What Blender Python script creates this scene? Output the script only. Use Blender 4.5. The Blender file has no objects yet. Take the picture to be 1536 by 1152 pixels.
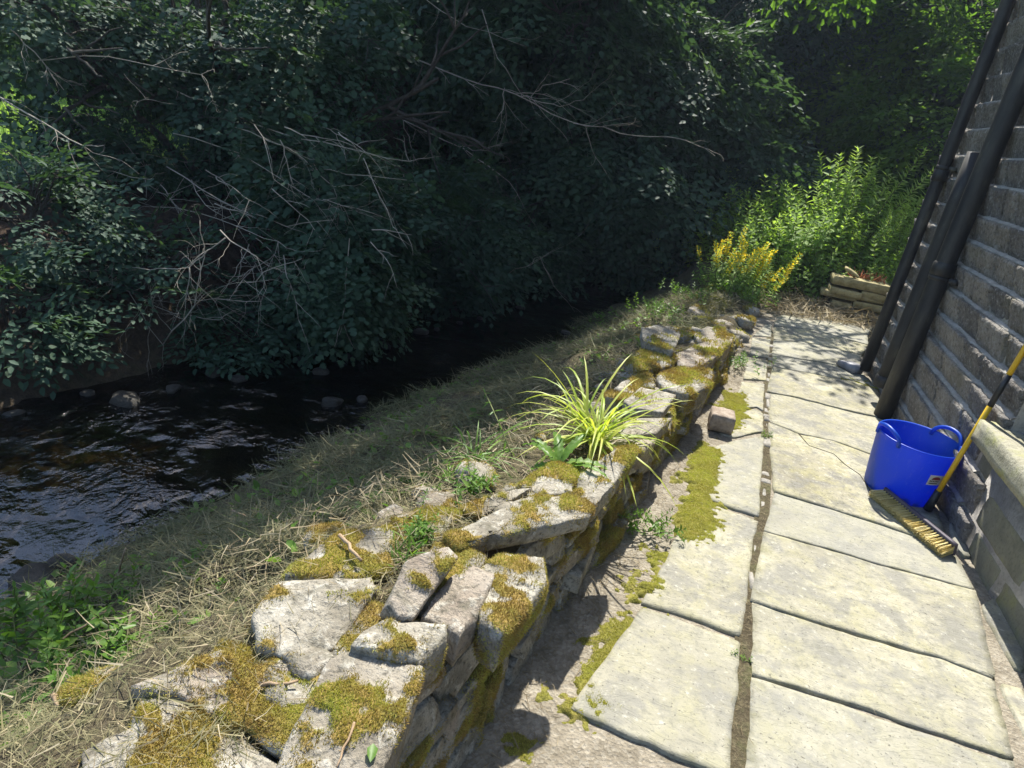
import bpy, bmesh, math, random
import numpy as np
from mathutils import Vector, Matrix

random.seed(5)
rng = np.random.default_rng(11)
SC = bpy.context.scene
COL = SC.collection

# ------------------------------------------------------------------ camera
F_PX, CX, CY = 980.0, 768.0, 576.0            # focal length in photo pixels (1536 x 1152)
CAM = np.array([0.0, 0.0, 1.6])
_p, _y, _r = math.radians(23.0), math.radians(15.1), math.radians(9.25)
FWD = np.array([-math.sin(_y)*math.cos(_p), math.cos(_y)*math.cos(_p), -math.sin(_p)])
_rt = np.array([math.cos(_y), math.sin(_y), 0.0]); _up = np.cross(_rt, FWD)
RT = math.cos(_r)*_rt + math.sin(_r)*_up
UP = -math.sin(_r)*_rt + math.cos(_r)*_up
cam = bpy.data.cameras.new("camera")
cam.sensor_width = 36.0
cam.lens = 36.0*F_PX/1536.0
cam.clip_start, cam.clip_end = 0.05, 800.0
camo = bpy.data.objects.new("camera", cam)
COL.objects.link(camo)
camo.matrix_world = Matrix(((RT[0], UP[0], -FWD[0], CAM[0]), (RT[1], UP[1], -FWD[1], CAM[1]),
                            (RT[2], UP[2], -FWD[2], CAM[2]), (0, 0, 0, 1)))
SC.camera = camo

# ------------------------------------------------------------------ sky and sun
SUN_EL, SUN_AZ = math.radians(54), math.radians(-8)     # azimuth from +Y, negative = to the left
SUN = np.array([math.sin(SUN_AZ)*math.cos(SUN_EL), math.cos(SUN_AZ)*math.cos(SUN_EL), math.sin(SUN_EL)])
w = bpy.data.worlds.new("World"); SC.world = w; w.use_nodes = True
nt = w.node_tree; nt.nodes.clear()
sky = nt.nodes.new("ShaderNodeTexSky"); sky.sky_type = 'NISHITA'; sky.sun_disc = False
sky.sun_elevation = SUN_EL; sky.sun_rotation = SUN_AZ % (2*math.pi)
bg = nt.nodes.new("ShaderNodeBackground"); bg.inputs[1].default_value = 0.15
wo = nt.nodes.new("ShaderNodeOutputWorld")
nt.links.new(sky.outputs[0], bg.inputs[0]); nt.links.new(bg.outputs[0], wo.inputs[0])
sl = bpy.data.lights.new("sun", 'SUN'); sl.energy = 5.0; sl.angle = math.radians(0.53); sl.color = (1.0, 0.96, 0.885)
so = bpy.data.objects.new("sun", sl); COL.objects.link(so)
so.rotation_euler = Vector(SUN).to_track_quat('Z', 'Y').to_euler(); so.location = (0, 0, 12)
SC.view_settings.view_transform = 'Standard'; SC.view_settings.look = 'None'
SC.view_settings.exposure = 1.15; SC.view_settings.gamma = 1.0
SC.view_settings.use_curve_mapping = False
cy = SC.cycles
cy.max_bounces = 7; cy.diffuse_bounces = 3; cy.glossy_bounces = 3; cy.transmission_bounces = 5
cy.transparent_max_bounces = 8; cy.caustics_reflective = False; cy.caustics_refractive = False
cy.sample_clamp_indirect = 5.0
cy.use_denoising = True
try:
    cy.denoiser = 'OPENIMAGEDENOISE'; cy.denoising_input_passes = 'RGB_ALBEDO_NORMAL'
except Exception:
    pass

# ------------------------------------------------------------------ helpers: pixels to places
def ray(x, y):
    return (x-CX)/F_PX*RT - (y-CY)/F_PX*UP + FWD
def gz(x, y, z=0.0):
    d = ray(x, y); return CAM + (z-CAM[2])/d[2]*d
def gx(x, y, X):
    d = ray(x, y); return CAM + (X-CAM[0])/d[0]*d
def gy(x, y, Y):
    d = ray(x, y); return CAM + (Y-CAM[1])/d[1]*d

# ------------------------------------------------------------------ helpers: noise
def _h(ix, iy, iz, s):
    n = (ix.astype(np.int64)*374761393 + iy.astype(np.int64)*668265263 + iz.astype(np.int64)*2147483647 + s*974711) & 0xffffffff
    n = ((n ^ (n >> 13))*1274126177) & 0xffffffff
    n = ((n ^ (n >> 16))*2246822519) & 0xffffffff
    return ((n ^ (n >> 15)) & 0xffff)/65535.0
def vnoise(P, s=0):
    P = np.asarray(P, float); i = np.floor(P); f = P-i; f = f*f*(3-2*f)
    ix, iy, iz = i[:, 0], i[:, 1], i[:, 2]; fx, fy, fz = f[:, 0], f[:, 1], f[:, 2]
    def c(a, b, d): return _h(ix+a, iy+b, iz+d, s)
    x00 = c(0,0,0)*(1-fx)+c(1,0,0)*fx; x10 = c(0,1,0)*(1-fx)+c(1,1,0)*fx
    x01 = c(0,0,1)*(1-fx)+c(1,0,1)*fx; x11 = c(0,1,1)*(1-fx)+c(1,1,1)*fx
    return (x00*(1-fy)+x10*fy)*(1-fz)+(x01*(1-fy)+x11*fy)*fz
def fbm(P, s=0, o=4):
    P = np.asarray(P, float); r = 0; a = .5; t = 0
    for k in range(o):
        r = r + a*vnoise(P*2**k + 17.3*k, s+k); t += a; a *= .5
    return r/t
def fb2(x, y, sc=1.0, s=0, o=4):
    x = np.asarray(x, float); y = np.asarray(y, float)
    return fbm(np.stack([x.ravel()*sc, y.ravel()*sc, np.full(x.size, .37)], 1), s, o).reshape(x.shape)
def sstep(a, b, x):
    t = np.clip((x-a)/(b-a), 0, 1); return t*t*(3-2*t)

# ------------------------------------------------------------------ helpers: objects
WORLD = {}
def props(o, label=None, cat=None, group=None, kind=None):
    if label: o['label'] = label
    if cat: o['category'] = cat
    if group: o['group'] = group
    if kind: o['kind'] = kind
    return o
def empty(name, loc, label=None, cat=None, group=None, kind=None):
    o = bpy.data.objects.new(name, None); COL.objects.link(o); o.empty_display_size = .1
    o.location = loc; WORLD[o.name] = np.array(loc, float)
    return props(o, label, cat, group, kind)
def mk_mesh(name, V, F, mat, smooth=False, attrs=None):
    me = bpy.data.meshes.new(name)
    V = np.ascontiguousarray(V, dtype=np.float32)
    if isinstance(F, np.ndarray):
        k = F.shape[1]; m = len(F); lv = F.ravel(); tot = np.full(m, k, np.int32); st = np.arange(m, dtype=np.int32)*k
    else:
        tot = np.array([len(f) for f in F], np.int32); m = len(F)
        st = np.concatenate([[0], np.cumsum(tot)[:-1]]).astype(np.int32)
        lv = np.fromiter((i for f in F for i in f), np.int32)
    me.vertices.add(len(V)); me.vertices.foreach_set("co", V.ravel())
    me.loops.add(len(lv)); me.loops.foreach_set("vertex_index", lv.astype(np.int32))
    me.polygons.add(m); me.polygons.foreach_set("loop_start", st); me.polygons.foreach_set("loop_total", tot)
    me.update(calc_edges=True)
    if smooth:
        me.polygons.foreach_set("use_smooth", np.ones(m, bool))
    if attrs:
        for an, av in attrs.items():
            a = me.attributes.new(an, 'FLOAT', 'POINT'); a.data.foreach_set("value", np.asarray(av, np.float32))
    if mat: me.materials.append(mat)
    return me
def build(name, V, F, mat, parent=None, smooth=False, attrs=None, origin=None, **kw):
    V = np.asarray(V, float)
    if origin is None:
        origin = np.array([(V[:, 0].min()+V[:, 0].max())/2, (V[:, 1].min()+V[:, 1].max())/2, V[:, 2].min()])
    origin = np.asarray(origin, float)
    o = bpy.data.objects.new(name, mk_mesh(name, V-origin, F, mat, smooth, attrs)); COL.objects.link(o)
    WORLD[o.name] = origin
    if parent is not None:
        o.parent = parent; o.location = origin-WORLD[parent.name]
    else:
        o.location = origin
    return props(o, **kw)
class MB:
    """collects shapes for one mesh object"""
    def __init__(s): s.V = []; s.F = []; s.A = []; s.n = 0
    def add(s, V, F, a=None):
        V = np.asarray(V, float)
        s.F.extend([tuple(int(i)+s.n for i in f) for f in F]); s.V.append(V); s.n += len(V)
        s.A.append(np.full(len(V), .5) if a is None else np.broadcast_to(np.asarray(a, float), (len(V),)))
        return s
    def build(s, name, mat, parent=None, smooth=False, **kw):
        return build(name, np.concatenate(s.V), s.F, mat, parent, smooth, {"rnd": np.concatenate(s.A)}, **kw)
def box(x0, x1, y0, y1, z0, z1):
    V = [(x, y, z) for x in (x0, x1) for y in (y0, y1) for z in (z0, z1)]
    F = [(0,1,3,2), (4,6,7,5), (0,4,5,1), (2,3,7,6), (0,2,6,4), (1,5,7,3)]
    return np.array(V, float), F
def tube(pts, rad, n=6, cap=True):
    pts = np.asarray(pts, float); m = len(pts)
    rad = np.broadcast_to(np.asarray(rad, float), (m,))
    T = np.gradient(pts, axis=0); T /= np.linalg.norm(T, axis=1)[:, None]+1e-9
    a = np.array([0, 0, 1.0]) if abs(T[0][2]) < .9 else np.array([1.0, 0, 0])
    V = []
    N = np.cross(T[0], a); N /= np.linalg.norm(N)
    an = np.arange(n)*2*math.pi/n
    for i in range(m):
        N = N-T[i]*(N@T[i]); N /= np.linalg.norm(N)+1e-9
        Bn = np.cross(T[i], N)
        V.append(pts[i]+rad[i]*(np.cos(an)[:, None]*N+np.sin(an)[:, None]*Bn))
    F = [(i*n+j, i*n+(j+1) % n, (i+1)*n+(j+1) % n, (i+1)*n+j) for i in range(m-1) for j in range(n)]
    if cap: F += [tuple(range(n))[::-1], tuple((m-1)*n+j for j in range(n))]
    return np.concatenate(V), F
def lathe(prof, n=32, c=(0, 0, 0)):
    V = []; m = len(prof)
    for r, z in prof:
        for j in range(n):
            a = 2*math.pi*j/n; V.append((c[0]+r*math.cos(a), c[1]+r*math.sin(a), c[2]+z))
    F = [(i*n+j, i*n+(j+1) % n, (i+1)*n+(j+1) % n, (i+1)*n+j) for i in range(m-1) for j in range(n)]
    return np.array(V), F
def bez(p0, p1, p2, n=8):
    t = np.linspace(0, 1, n)[:, None]; p0, p1, p2 = map(lambda q: np.asarray(q, float), (p0, p1, p2))
    return (1-t)**2*p0+2*t*(1-t)*p1+t*t*p2
def norm(v): return v/(np.linalg.norm(v, axis=-1, keepdims=True)+1e-9)
def frames(d, up):
    """rotation matrices whose Y axis is d and whose Z axis leans to up"""
    Y = norm(d); X = norm(np.cross(Y, up)); Z = np.cross(X, Y)
    return np.stack([X, Y, Z], 2)
def scatter(V, F, R, T, S, A=None, rnd=None):
    """copies of template V,F under rotations R, scales S, places T as arrays of one mesh"""
    n = len(T); k = len(V)
    S = np.asarray(S, float)
    if S.ndim == 1: S = np.repeat(S[:, None], 3, 1)
    P = np.einsum('nij,nkj->nki', R, V[None]*S[:, None, :])+T[:, None, :]
    FF = (F[None]+(np.arange(n)*k)[:, None, None]).reshape(-1, F.shape[1])
    if rnd is None: rnd = rng.random(n)
    a = np.repeat(rnd, k)
    if A is not None: a = np.clip(a*.75+np.tile(A, n)*.25, 0, 1)
    return P.reshape(-1, 3), FF, a
def join(parts):
    V = []; F = []; A = []; n = 0
    for v, f, a in parts:
        V.append(v); F.append(f+n); A.append(a); n += len(v)
    return np.concatenate(V), np.concatenate(F), np.concatenate(A)
def tri(F):
    out = []
    for f in F:
        for i in range(1, len(f)-1): out.append((f[0], f[i], f[i+1]))
    return np.array(out, np.int64)
def vnormals(V, T):
    n = np.cross(V[T[:, 1]]-V[T[:, 0]], V[T[:, 2]]-V[T[:, 0]]); N = np.zeros_like(V)
    for k in range(3): np.add.at(N, T[:, k], n)
    return norm(N)

# ------------------------------------------------------------------ materials
def newmat(name):
    m = bpy.data.materials.new(name); m.use_nodes = True; nt = m.node_tree; nt.nodes.clear()
    out = nt.nodes.new("ShaderNodeOutputMaterial"); return m, nt, out
def nd(nt, t, **kw):
    n = nt.nodes.new("ShaderNode"+t)
    for k, v in kw.items(): setattr(n, k, v)
    return n
def ramp(nt, fac, stops):
    r = nd(nt, "ValToRGB"); e = r.color_ramp.elements
    while len(e) < len(stops): e.new(.5)
    for i, (p, c) in enumerate(stops):
        e[i].position = p; e[i].color = (c[0], c[1], c[2], 1) if hasattr(c, '__len__') else (c, c, c, 1)
    nt.links.new(fac, r.inputs[0]); return r.outputs[0]
def noise(nt, vec, scale, detail=4, rough=.55, dist=0):
    n = nd(nt, "TexNoise"); n.inputs["Scale"].default_value = scale; n.inputs["Detail"].default_value = detail
    n.inputs["Roughness"].default_value = rough; n.inputs["Distortion"].default_value = dist
    if vec is not None: nt.links.new(vec, n.inputs["Vector"])
    return n.outputs["Fac"]
def mix(nt, fac, a, b, blend='MIX'):
    m = nd(nt, "Mix", data_type='RGBA', blend_type=blend)
    for s, v in ((0, fac), (6, a), (7, b)):
        if isinstance(v, bpy.types.NodeSocket): nt.links.new(v, m.inputs[s])
        elif s == 0: m.inputs[0].default_value = v
        else: m.inputs[s].default_value = (v[0], v[1], v[2], 1)
    return m.outputs[2]
def math_(nt, op, a, b=0.0):
    m = nd(nt, "Math", operation=op)
    for i, v in enumerate((a, b)):
        if isinstance(v, bpy.types.NodeSocket): nt.links.new(v, m.inputs[i])
        else: m.inputs[i].default_value = v
    return m.outputs[0]
def scalevec(nt, vec, s):
    m = nd(nt, "Mapping"); nt.links.new(vec, m.inputs[0]); m.inputs["Scale"].default_value = s; return m.outputs[0]
def bump(nt, h, strength, dist):
    b = nd(nt, "Bump"); b.inputs["Strength"].default_value = strength; b.inputs["Distance"].default_value = dist
    nt.links.new(h, b.inputs["Height"]); return b.outputs[0]
def princ(nt, out, col, rough=.8, nrm=None, spec=.3, **kw):
    p = nd(nt, "BsdfPrincipled")
    for k, v in (("Base Color", col), ("Roughness", rough), ("Specular IOR Level", spec)):
        if isinstance(v, bpy.types.NodeSocket): nt.links.new(v, p.inputs[k])
        else: p.inputs[k].default_value = (*v, 1) if k == "Base Color" else v
    if nrm is not None: nt.links.new(nrm, p.inputs["Normal"])
    for k, v in kw.items(): p.inputs[k].default_value = v
    if out is not None: nt.links.new(p.outputs[0], out.inputs[0])
    return p
def pos(nt): return nd(nt, "NewGeometry").outputs["Position"]
def attr(nt, n): return nd(nt, "Attribute", attribute_name=n).outputs["Fac"]
def orand(nt): return nd(nt, "ObjectInfo").outputs["Random"]

def m_slab():
    m, nt, out = newmat("flagstone"); P = pos(nt)
    big = noise(nt, P, 2.2, 5, .6); fine = noise(nt, P, 38, 6, .7); mid = noise(nt, P, 9, 5, .65, .4)
    c = ramp(nt, big, [(.32, (.20, .183, .13)), (.48, (.30, .278, .20)), (.64, (.385, .36, .265))])
    c = mix(nt, ramp(nt, mid, [(.44, 0), (.64, .7)]), c, (.30, .278, .14))
    c = mix(nt, ramp(nt, noise(nt, P, 5.2, 5, .7, .3), [(.48, 0), (.60, .85)]), c, (.175, .168, .145))
    c = mix(nt, ramp(nt, fine, [(.32, .8), (.48, 0), (.58, 0), (.70, .75)]), c, mix(nt, ramp(nt, fine, [(.45, 0), (.55, 1)]), (.13, .125, .09), (.52, .50, .41)))
    c = mix(nt, math_(nt, 'MULTIPLY', orand(nt), .6), c, (.27, .265, .225))
    ed = math_(nt, 'ADD', attr(nt, "edge"), math_(nt, 'MULTIPLY', math_(nt, 'SUBTRACT', noise(nt, P, 12, 5, .7), .62), 3.))
    c = mix(nt, ramp(nt, ed, [(.5, 0), (1.1, .45)]), c, (.13, .125, .06))
    sp = noise(nt, P, 90, 3, .6)
    c = mix(nt, ramp(nt, sp, [(.62, 0), (.70, .8)]), c, (.085, .08, .065))
    lam = noise(nt, scalevec(nt, P, (5, 13, 10)), .9, 5, .65, 1.2)
    step = ramp(nt, lam, [(.38, 0), (.42, .35), (.52, .4), (.55, .75), (.64, .8), (.68, 1)])
    h = math_(nt, 'ADD', math_(nt, 'MULTIPLY', fine, .3), math_(nt, 'ADD', math_(nt, 'MULTIPLY', step, .35), math_(nt, 'MULTIPLY', mid, .8)))
    princ(nt, out, c, .85, bump(nt, h, .7, .009), .25); return m
def m_stone(name="field_stone", dark=1.0):
    m, nt, out = newmat(name); P = pos(nt)
    big = noise(nt, P, 6, 5, .6); fine = noise(nt, P, 60, 6, .7); mid = noise(nt, P, 22, 5, .65, .5)
    k = dark
    c = ramp(nt, big, [(.3, (.16*k, .14*k, .105*k)), (.5, (.29*k, .262*k, .205*k)), (.68, (.38*k, .355*k, .29*k))])
    c = mix(nt, ramp(nt, orand(nt), [(.75, 0), (1, .4)]), c, (.28*k, .205*k, .16*k))
    c = mix(nt, ramp(nt, mid, [(.53, 0), (.62, .7)]), c, (.47*k, .445*k, .375*k))       # lichen
    c = mix(nt, ramp(nt, noise(nt, P, 11, 6, .75, .6), [(.5, 0), (.66, .75)]), c, (.13, .12, .085))
    c = mix(nt, ramp(nt, noise(nt, P, 130, 4, .7), [(.56, 0), (.68, .7)]), c, (.07, .064, .05))
    c = mix(nt, ramp(nt, fine, [(.34, .8), (.47, 0)]), c, (.06, .055, .042))
    ms = math_(nt, 'ADD', attr(nt, "moss"), math_(nt, 'MULTIPLY', math_(nt, 'SUBTRACT', fine, .5), .9))
    mo = ramp(nt, noise(nt, P, 14, 3), [(.35, (.16, .15, .03)), (.55, (.24, .175, .045)), (.7, (.29, .20, .065))])
    c = mix(nt, ramp(nt, ms, [(.42, 0), (.58, 1)]), c, mo)
    h = math_(nt, 'ADD', math_(nt, 'MULTIPLY', fine, .5), mid)
    princ(nt, out, c, .9, bump(nt, h, 1., .016), .2); return m
def m_house():
    m, nt, out = newmat("sooty_sandstone"); P = pos(nt)
    big = noise(nt, P, 5, 5, .6); fine = noise(nt, P, 45, 6, .75)
    c = ramp(nt, big, [(.3, (.185, .162, .135)), (.52, (.30, .272, .235)), (.7, (.42, .388, .345))])
    c = mix(nt, ramp(nt, orand(nt), [(.0, .65), (.5, 0), (1., .0)]), c, (.10, .092, .085))
    c = mix(nt, ramp(nt, orand(nt), [(.6, 0), (1., .5)]), c, (.36, .32, .26))
    c = mix(nt, ramp(nt, fine, [(.36, .75), (.47, 0)]), c, (.05, .046, .042))
    c = mix(nt, ramp(nt, fine, [(.54, 0), (.64, .65)]), c, (.52, .50, .47))  # pale flecks put the sparkle of grazing sun into the stone colour
    c = mix(nt, ramp(nt, noise(nt, P, 3.1, 4, .6), [(.6, 0), (.72, .35)]), c, (.14, .135, .045))
    princ(nt, out, c, .75, bump(nt, math_(nt, 'ADD', fine, noise(nt, P, 70, 3, .6)), 1., .03), .45); return m
def m_plain(name, stops, scale=12, rough=.85, b=.5, bd=.01, spec=.25, detail=5, fs=60):
    m, nt, out = newmat(name); P = pos(nt)
    n = noise(nt, P, scale, detail, .65); f = noise(nt, P, fs, 5, .7)
    c = ramp(nt, n, stops)
    c = mix(nt, ramp(nt, f, [(.3, .45), (.5, 0)]), c, tuple(.4*x for x in stops[0][1]))
    princ(nt, out, c, rough, bump(nt, math_(nt, 'ADD', n, f), b, bd), spec); return m
def m_leaf(name, c1, c2, c3, trans=.35, rough=.62, spec=.18, tc=None):
    m, nt, out = newmat(name)
    c = ramp(nt, attr(nt, "rnd"), [(.0, c1), (.5, c2), (1., c3)])
    p = princ(nt, None, c, rough, None, spec)
    t = nd(nt, "BsdfTranslucent")
    nt.links.new(mix(nt, 1.0, c, tc or (1.9, 2.0, .75), 'MULTIPLY'), t.inputs[0])
    s = nd(nt, "MixShader"); s.inputs[0].default_value = trans
    nt.links.new(p.outputs[0], s.inputs[1]); nt.links.new(t.outputs[0], s.inputs[2]); nt.links.new(s.outputs[0], out.inputs[0])
    return m
def m_ground():
    m, nt, out = newmat("earth"); P = pos(nt)
    n = noise(nt, P, 7, 6, .7); f = noise(nt, P, 70, 5, .7)
    c = ramp(nt, n, [(.3, (.045, .035, .022)), (.5, (.085, .07, .042)), (.7, (.10, .105, .045))])
    c = mix(nt, ramp(nt, f, [(.5, 0), (.7, .7)]), c, (.20, .17, .10))
    # leaf litter on the far bank, meadow grass beyond it (both by place)
    sx = nd(nt, "SeparateXYZ"); nt.links.new(P, sx.inputs[0])
    far = math_(nt, 'ADD', math_(nt, 'MULTIPLY', sx.outputs[0], -1), math_(nt, 'MULTIPLY', sx.outputs[1], .17))
    c = mix(nt, ramp(nt, math_(nt, 'MULTIPLY', far, .02), [(.07, 0), (.09, 1)]), c,
            ramp(nt, noise(nt, P, 16, 6, .7), [(.35, (.03, .022, .015)), (.6, (.08, .055, .038))]))
    me = math_(nt, 'ADD', math_(nt, 'MULTIPLY', sx.outputs[0], -.02), math_(nt, 'MULTIPLY', noise(nt, P, .4, 3), .08))
    c = mix(nt, ramp(nt, me, [(.15, 0), (.18, 1)]), c, ramp(nt, noise(nt, P, 3, 6, .7), [(.3, (.10, .18, .025)), (.7, (.19, .29, .04))]))
    princ(nt, out, c, .95, bump(nt, math_(nt, 'ADD', n, f), .8, .02), .15); return m
def m_soil():
    m, nt, out = newmat("path_soil"); P = pos(nt)
    v = nd(nt, "TexVoronoi"); v.inputs["Scale"].default_value = 90; nt.links.new(P, v.inputs["Vector"])
    n = noise(nt, P, 9, 6, .7)
    c = ramp(nt, n, [(.3, (.13, .113, .083)), (.5, (.24, .21, .16)), (.7, (.34, .305, .24))])
    sv = nd(nt, "SeparateColor"); nt.links.new(v.outputs["Color"], sv.inputs[0])
    c = mix(nt, .25, c, ramp(nt, sv.outputs[0], [(0, (.10, .085, .06)), (.6, (.27, .235, .175)), (1, (.45, .42, .35))]))
    princ(nt, out, c, .95, bump(nt, math_(nt, 'ADD', math_(nt, 'MULTIPLY', v.outputs["Distance"], .4), noise(nt, P, 45, 5, .7)), .9, .012), .15); return m
def m_water():
    m, nt, out = newmat("stream_water"); P = pos(nt)
    a = noise(nt, scalevec(nt, P, (1.0, .75, 1)), 7, 3, .55, .6); b = noise(nt, P, 24, 3, .55, .3)
    big = noise(nt, P, 1.6, 3)
    h = math_(nt, 'MULTIPLY', math_(nt, 'ADD', a, math_(nt, 'MULTIPLY', b, .32)), ramp(nt, big, [(.4, .12), (.6, 1)]))
    N = bump(nt, h, 1.0, .04)
    g = nd(nt, "BsdfGlossy"); g.inputs["Roughness"].default_value = .03; nt.links.new(N, g.inputs["Normal"])
    t = nd(nt, "BsdfTransparent"); t.inputs[0].default_value = (.3, .27, .2, 1)
    fr = nd(nt, "Fresnel"); fr.inputs[0].default_value = 1.75; nt.links.new(N, fr.inputs["Normal"])
    s = nd(nt, "MixShader"); nt.links.new(fr.outputs[0], s.inputs[0]); nt.links.new(t.outputs[0], s.inputs[1]); nt.links.new(g.outputs[0], s.inputs[2])
    nt.links.new(s.outputs[0], out.inputs[0]); return m
def m_flat(name, col, rough=.5, spec=.5, n=.15, scale=20, **kw):
    m, nt, out = newmat(name); P = pos(nt)
    c = mix(nt, ramp(nt, noise(nt, P, scale, 5, .7), [(.4, 0), (.7, 1)]), col, tuple(max(0, x*(1-2*n)) for x in col))
    princ(nt, out, c, rough, bump(nt, noise(nt, P, scale*4, 3), .15, .002), spec, **kw); return m
def m_tub():
    m, nt, out = newmat("blue_plastic"); P = pos(nt)
    c = mix(nt, ramp(nt, noise(nt, P, 14, 5, .7), [(.5, 0), (.75, .35)]), (.010, .085, .46), (.035, .12, .42))
    c = mix(nt, ramp(nt, noise(nt, scalevec(nt, P, (1, 1, .5)), 40, 6, .75), [(.56, 0), (.72, .45)]), c, (.22, .27, .42))
    sz = nd(nt, "SeparateXYZ"); nt.links.new(P, sz.inputs[0])
    mud = math_(nt, 'ADD', math_(nt, 'MULTIPLY', sz.outputs[2], -2.2), noise(nt, P, 22, 6, .75))
    c = mix(nt, ramp(nt, mud, [(.40, 0), (.62, .55)]), c, (.15, .15, .15))
    p = princ(nt, None, c, .38, bump(nt, noise(nt, P, 30, 3), .1, .003), .45)
    t = nd(nt, "BsdfTranslucent"); t.inputs[0].default_value = (.004, .08, .8, 1)
    s = nd(nt, "MixShader"); s.inputs[0].default_value = .4
    nt.links.new(p.outputs[0], s.inputs[1]); nt.links.new(t.outputs[0], s.inputs[2]); nt.links.new(s.outputs[0], out.inputs[0]); return m
def m_pipe():
    m, nt, out = newmat("black_pipe_paint"); P = pos(nt)
    n = noise(nt, scalevec(nt, P, (1, 1, .25)), 14, 5, .7)
    c = ramp(nt, n, [(.4, (.010, .010, .011)), (.58, (.028, .027, .024)), (.74, (.09, .085, .06))])
    princ(nt, out, c, .55, bump(nt, noise(nt, P, 60, 3), .2, .003), .4); return m

M = dict(
    slab=m_slab(), stone=m_stone(), house=m_house(), earth=m_ground(), soil=m_soil(), water=m_water(), tub=m_tub(), pipe=m_pipe(),
    mortar=m_plain("lime_mortar", [(.3, (.22, .208, .185)), (.6, (.37, .35, .315))], 9),
    smooth=m_plain("dressed_stone", [(.3, (.12, .115, .085)), (.5, (.19, .18, .13)), (.7, (.22, .215, .09))], 5, .85, .3, .006),
    sill=m_plain("sill_stone", [(.3, (.20, .19, .12)), (.5, (.34, .32, .24)), (.7, (.30, .30, .12))], 8, .9, .7, .012),
    joint=m_plain("joint_stone", [(.3, (.17, .16, .135)), (.6, (.32, .30, .26))], 16),
    bedstone=m_plain("planter_stone", [(.3, (.20, .165, .075)), (.6, (.36, .31, .16))], 10, .9, .6, .012),
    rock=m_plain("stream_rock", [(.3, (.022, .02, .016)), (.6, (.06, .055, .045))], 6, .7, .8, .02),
    brick=m_plain("brick_clay", [(.3, (.20, .15, .11)), (.6, (.36, .30, .24))], 18, .9, .6, .01),
    red=m_plain("red_clay", [(.3, (.30, .09, .035)), (.6, (.46, .17, .07))], 14),
    moss=m_leaf("moss", (.22, .145, .06), (.30, .235, .08), (.32, .32, .085), .25, .9, .1),
    mossg=m_leaf("green_moss", (.26, .235, .06), (.35, .335, .075), (.40, .41, .09), .25, .9, .1),
    mossbase=m_plain("moss_felt", [(.3, (.12, .115, .025)), (.5, (.21, .20, .04)), (.7, (.27, .23, .06))], 22, .95, 1., .012),
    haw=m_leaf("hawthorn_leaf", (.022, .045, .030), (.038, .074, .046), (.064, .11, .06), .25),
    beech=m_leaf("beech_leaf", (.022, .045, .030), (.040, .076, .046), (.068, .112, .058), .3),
    lit=m_leaf("sunlit_beech_leaf", (.05, .10, .022), (.08, .15, .03), (.13, .21, .04), .5, .65, .12),  # beech leaf again, with sunlight put into a brighter, yellower green
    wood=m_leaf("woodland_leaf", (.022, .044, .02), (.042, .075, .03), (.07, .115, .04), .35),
    herb=m_leaf("herb_leaf", (.13, .21, .06), (.21, .31, .085), (.30, .40, .13), .45),
    weed=m_leaf("weed_leaf", (.06, .12, .02), (.10, .19, .03), (.17, .26, .06), .35, .4),
    sedge=m_leaf("sedge_leaf", (.20, .27, .045), (.30, .37, .06), (.42, .42, .11), .35, .4),
    clip=m_leaf("clippings", (.085, .10, .04), (.19, .17, .085), (.40, .34, .20), .2, .7, .25, (1.2, 1.2, .8)),
    litter=m_leaf("dry_litter", (.12, .085, .045), (.24, .19, .11), (.40, .35, .24), .15, .8, .2, (1.1, 1.05, .8)),
    yellow=m_leaf("yellow_petal", (.80, .58, .015), (.88, .70, .02), (.92, .80, .05), .35, .6, .2, (1.1, 1.05, .6)),
    bark=m_plain("bark", [(.3, (.035, .03, .024)), (.6, (.085, .075, .06))], 14, .9, .8, .02),
    twig=m_plain("bare_twig", [(.3, (.20, .175, .13)), (.6, (.36, .32, .25))], 9, .85, .4, .004),
    stick=m_plain("stick_wood", [(.3, (.16, .10, .055)), (.6, (.36, .26, .16))], 20, .85, .5, .004),
    stem=m_plain("green_stem", [(.3, (.08, .11, .03)), (.6, (.16, .17, .06))], 20, .7, .2, .002),
    handle=m_flat("yellow_handle", (.66, .42, .02), .35, .5, .1), black=m_flat("black_plastic", (.015, .015, .016), .45, .5),
    bristle=m_leaf("bristle", (.55, .43, .16), (.70, .58, .24), (.80, .68, .34), .1, .6, .3, (1, 1, .8)),
    broomwood=m_flat("broom_block", (.09, .075, .09), .6, .3), grey=m_flat("grey_plastic", (.26, .26, .28), .5, .4),
    sticker=m_flat("white_sticker", (.62, .60, .58), .5, .4, .05), inkr=m_flat("dark_red_ink", (.22, .03, .04), .5), inkd=m_flat("dark_ink", (.03, .05, .03), .5),
    glass=m_flat("dark_glass", (.012, .013, .015), .06, .6, 0), paint=m_flat("window_paint", (.35, .33, .30), .5), slate=m_flat("roof_slate", (.06, .06, .07), .6),
)

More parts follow.
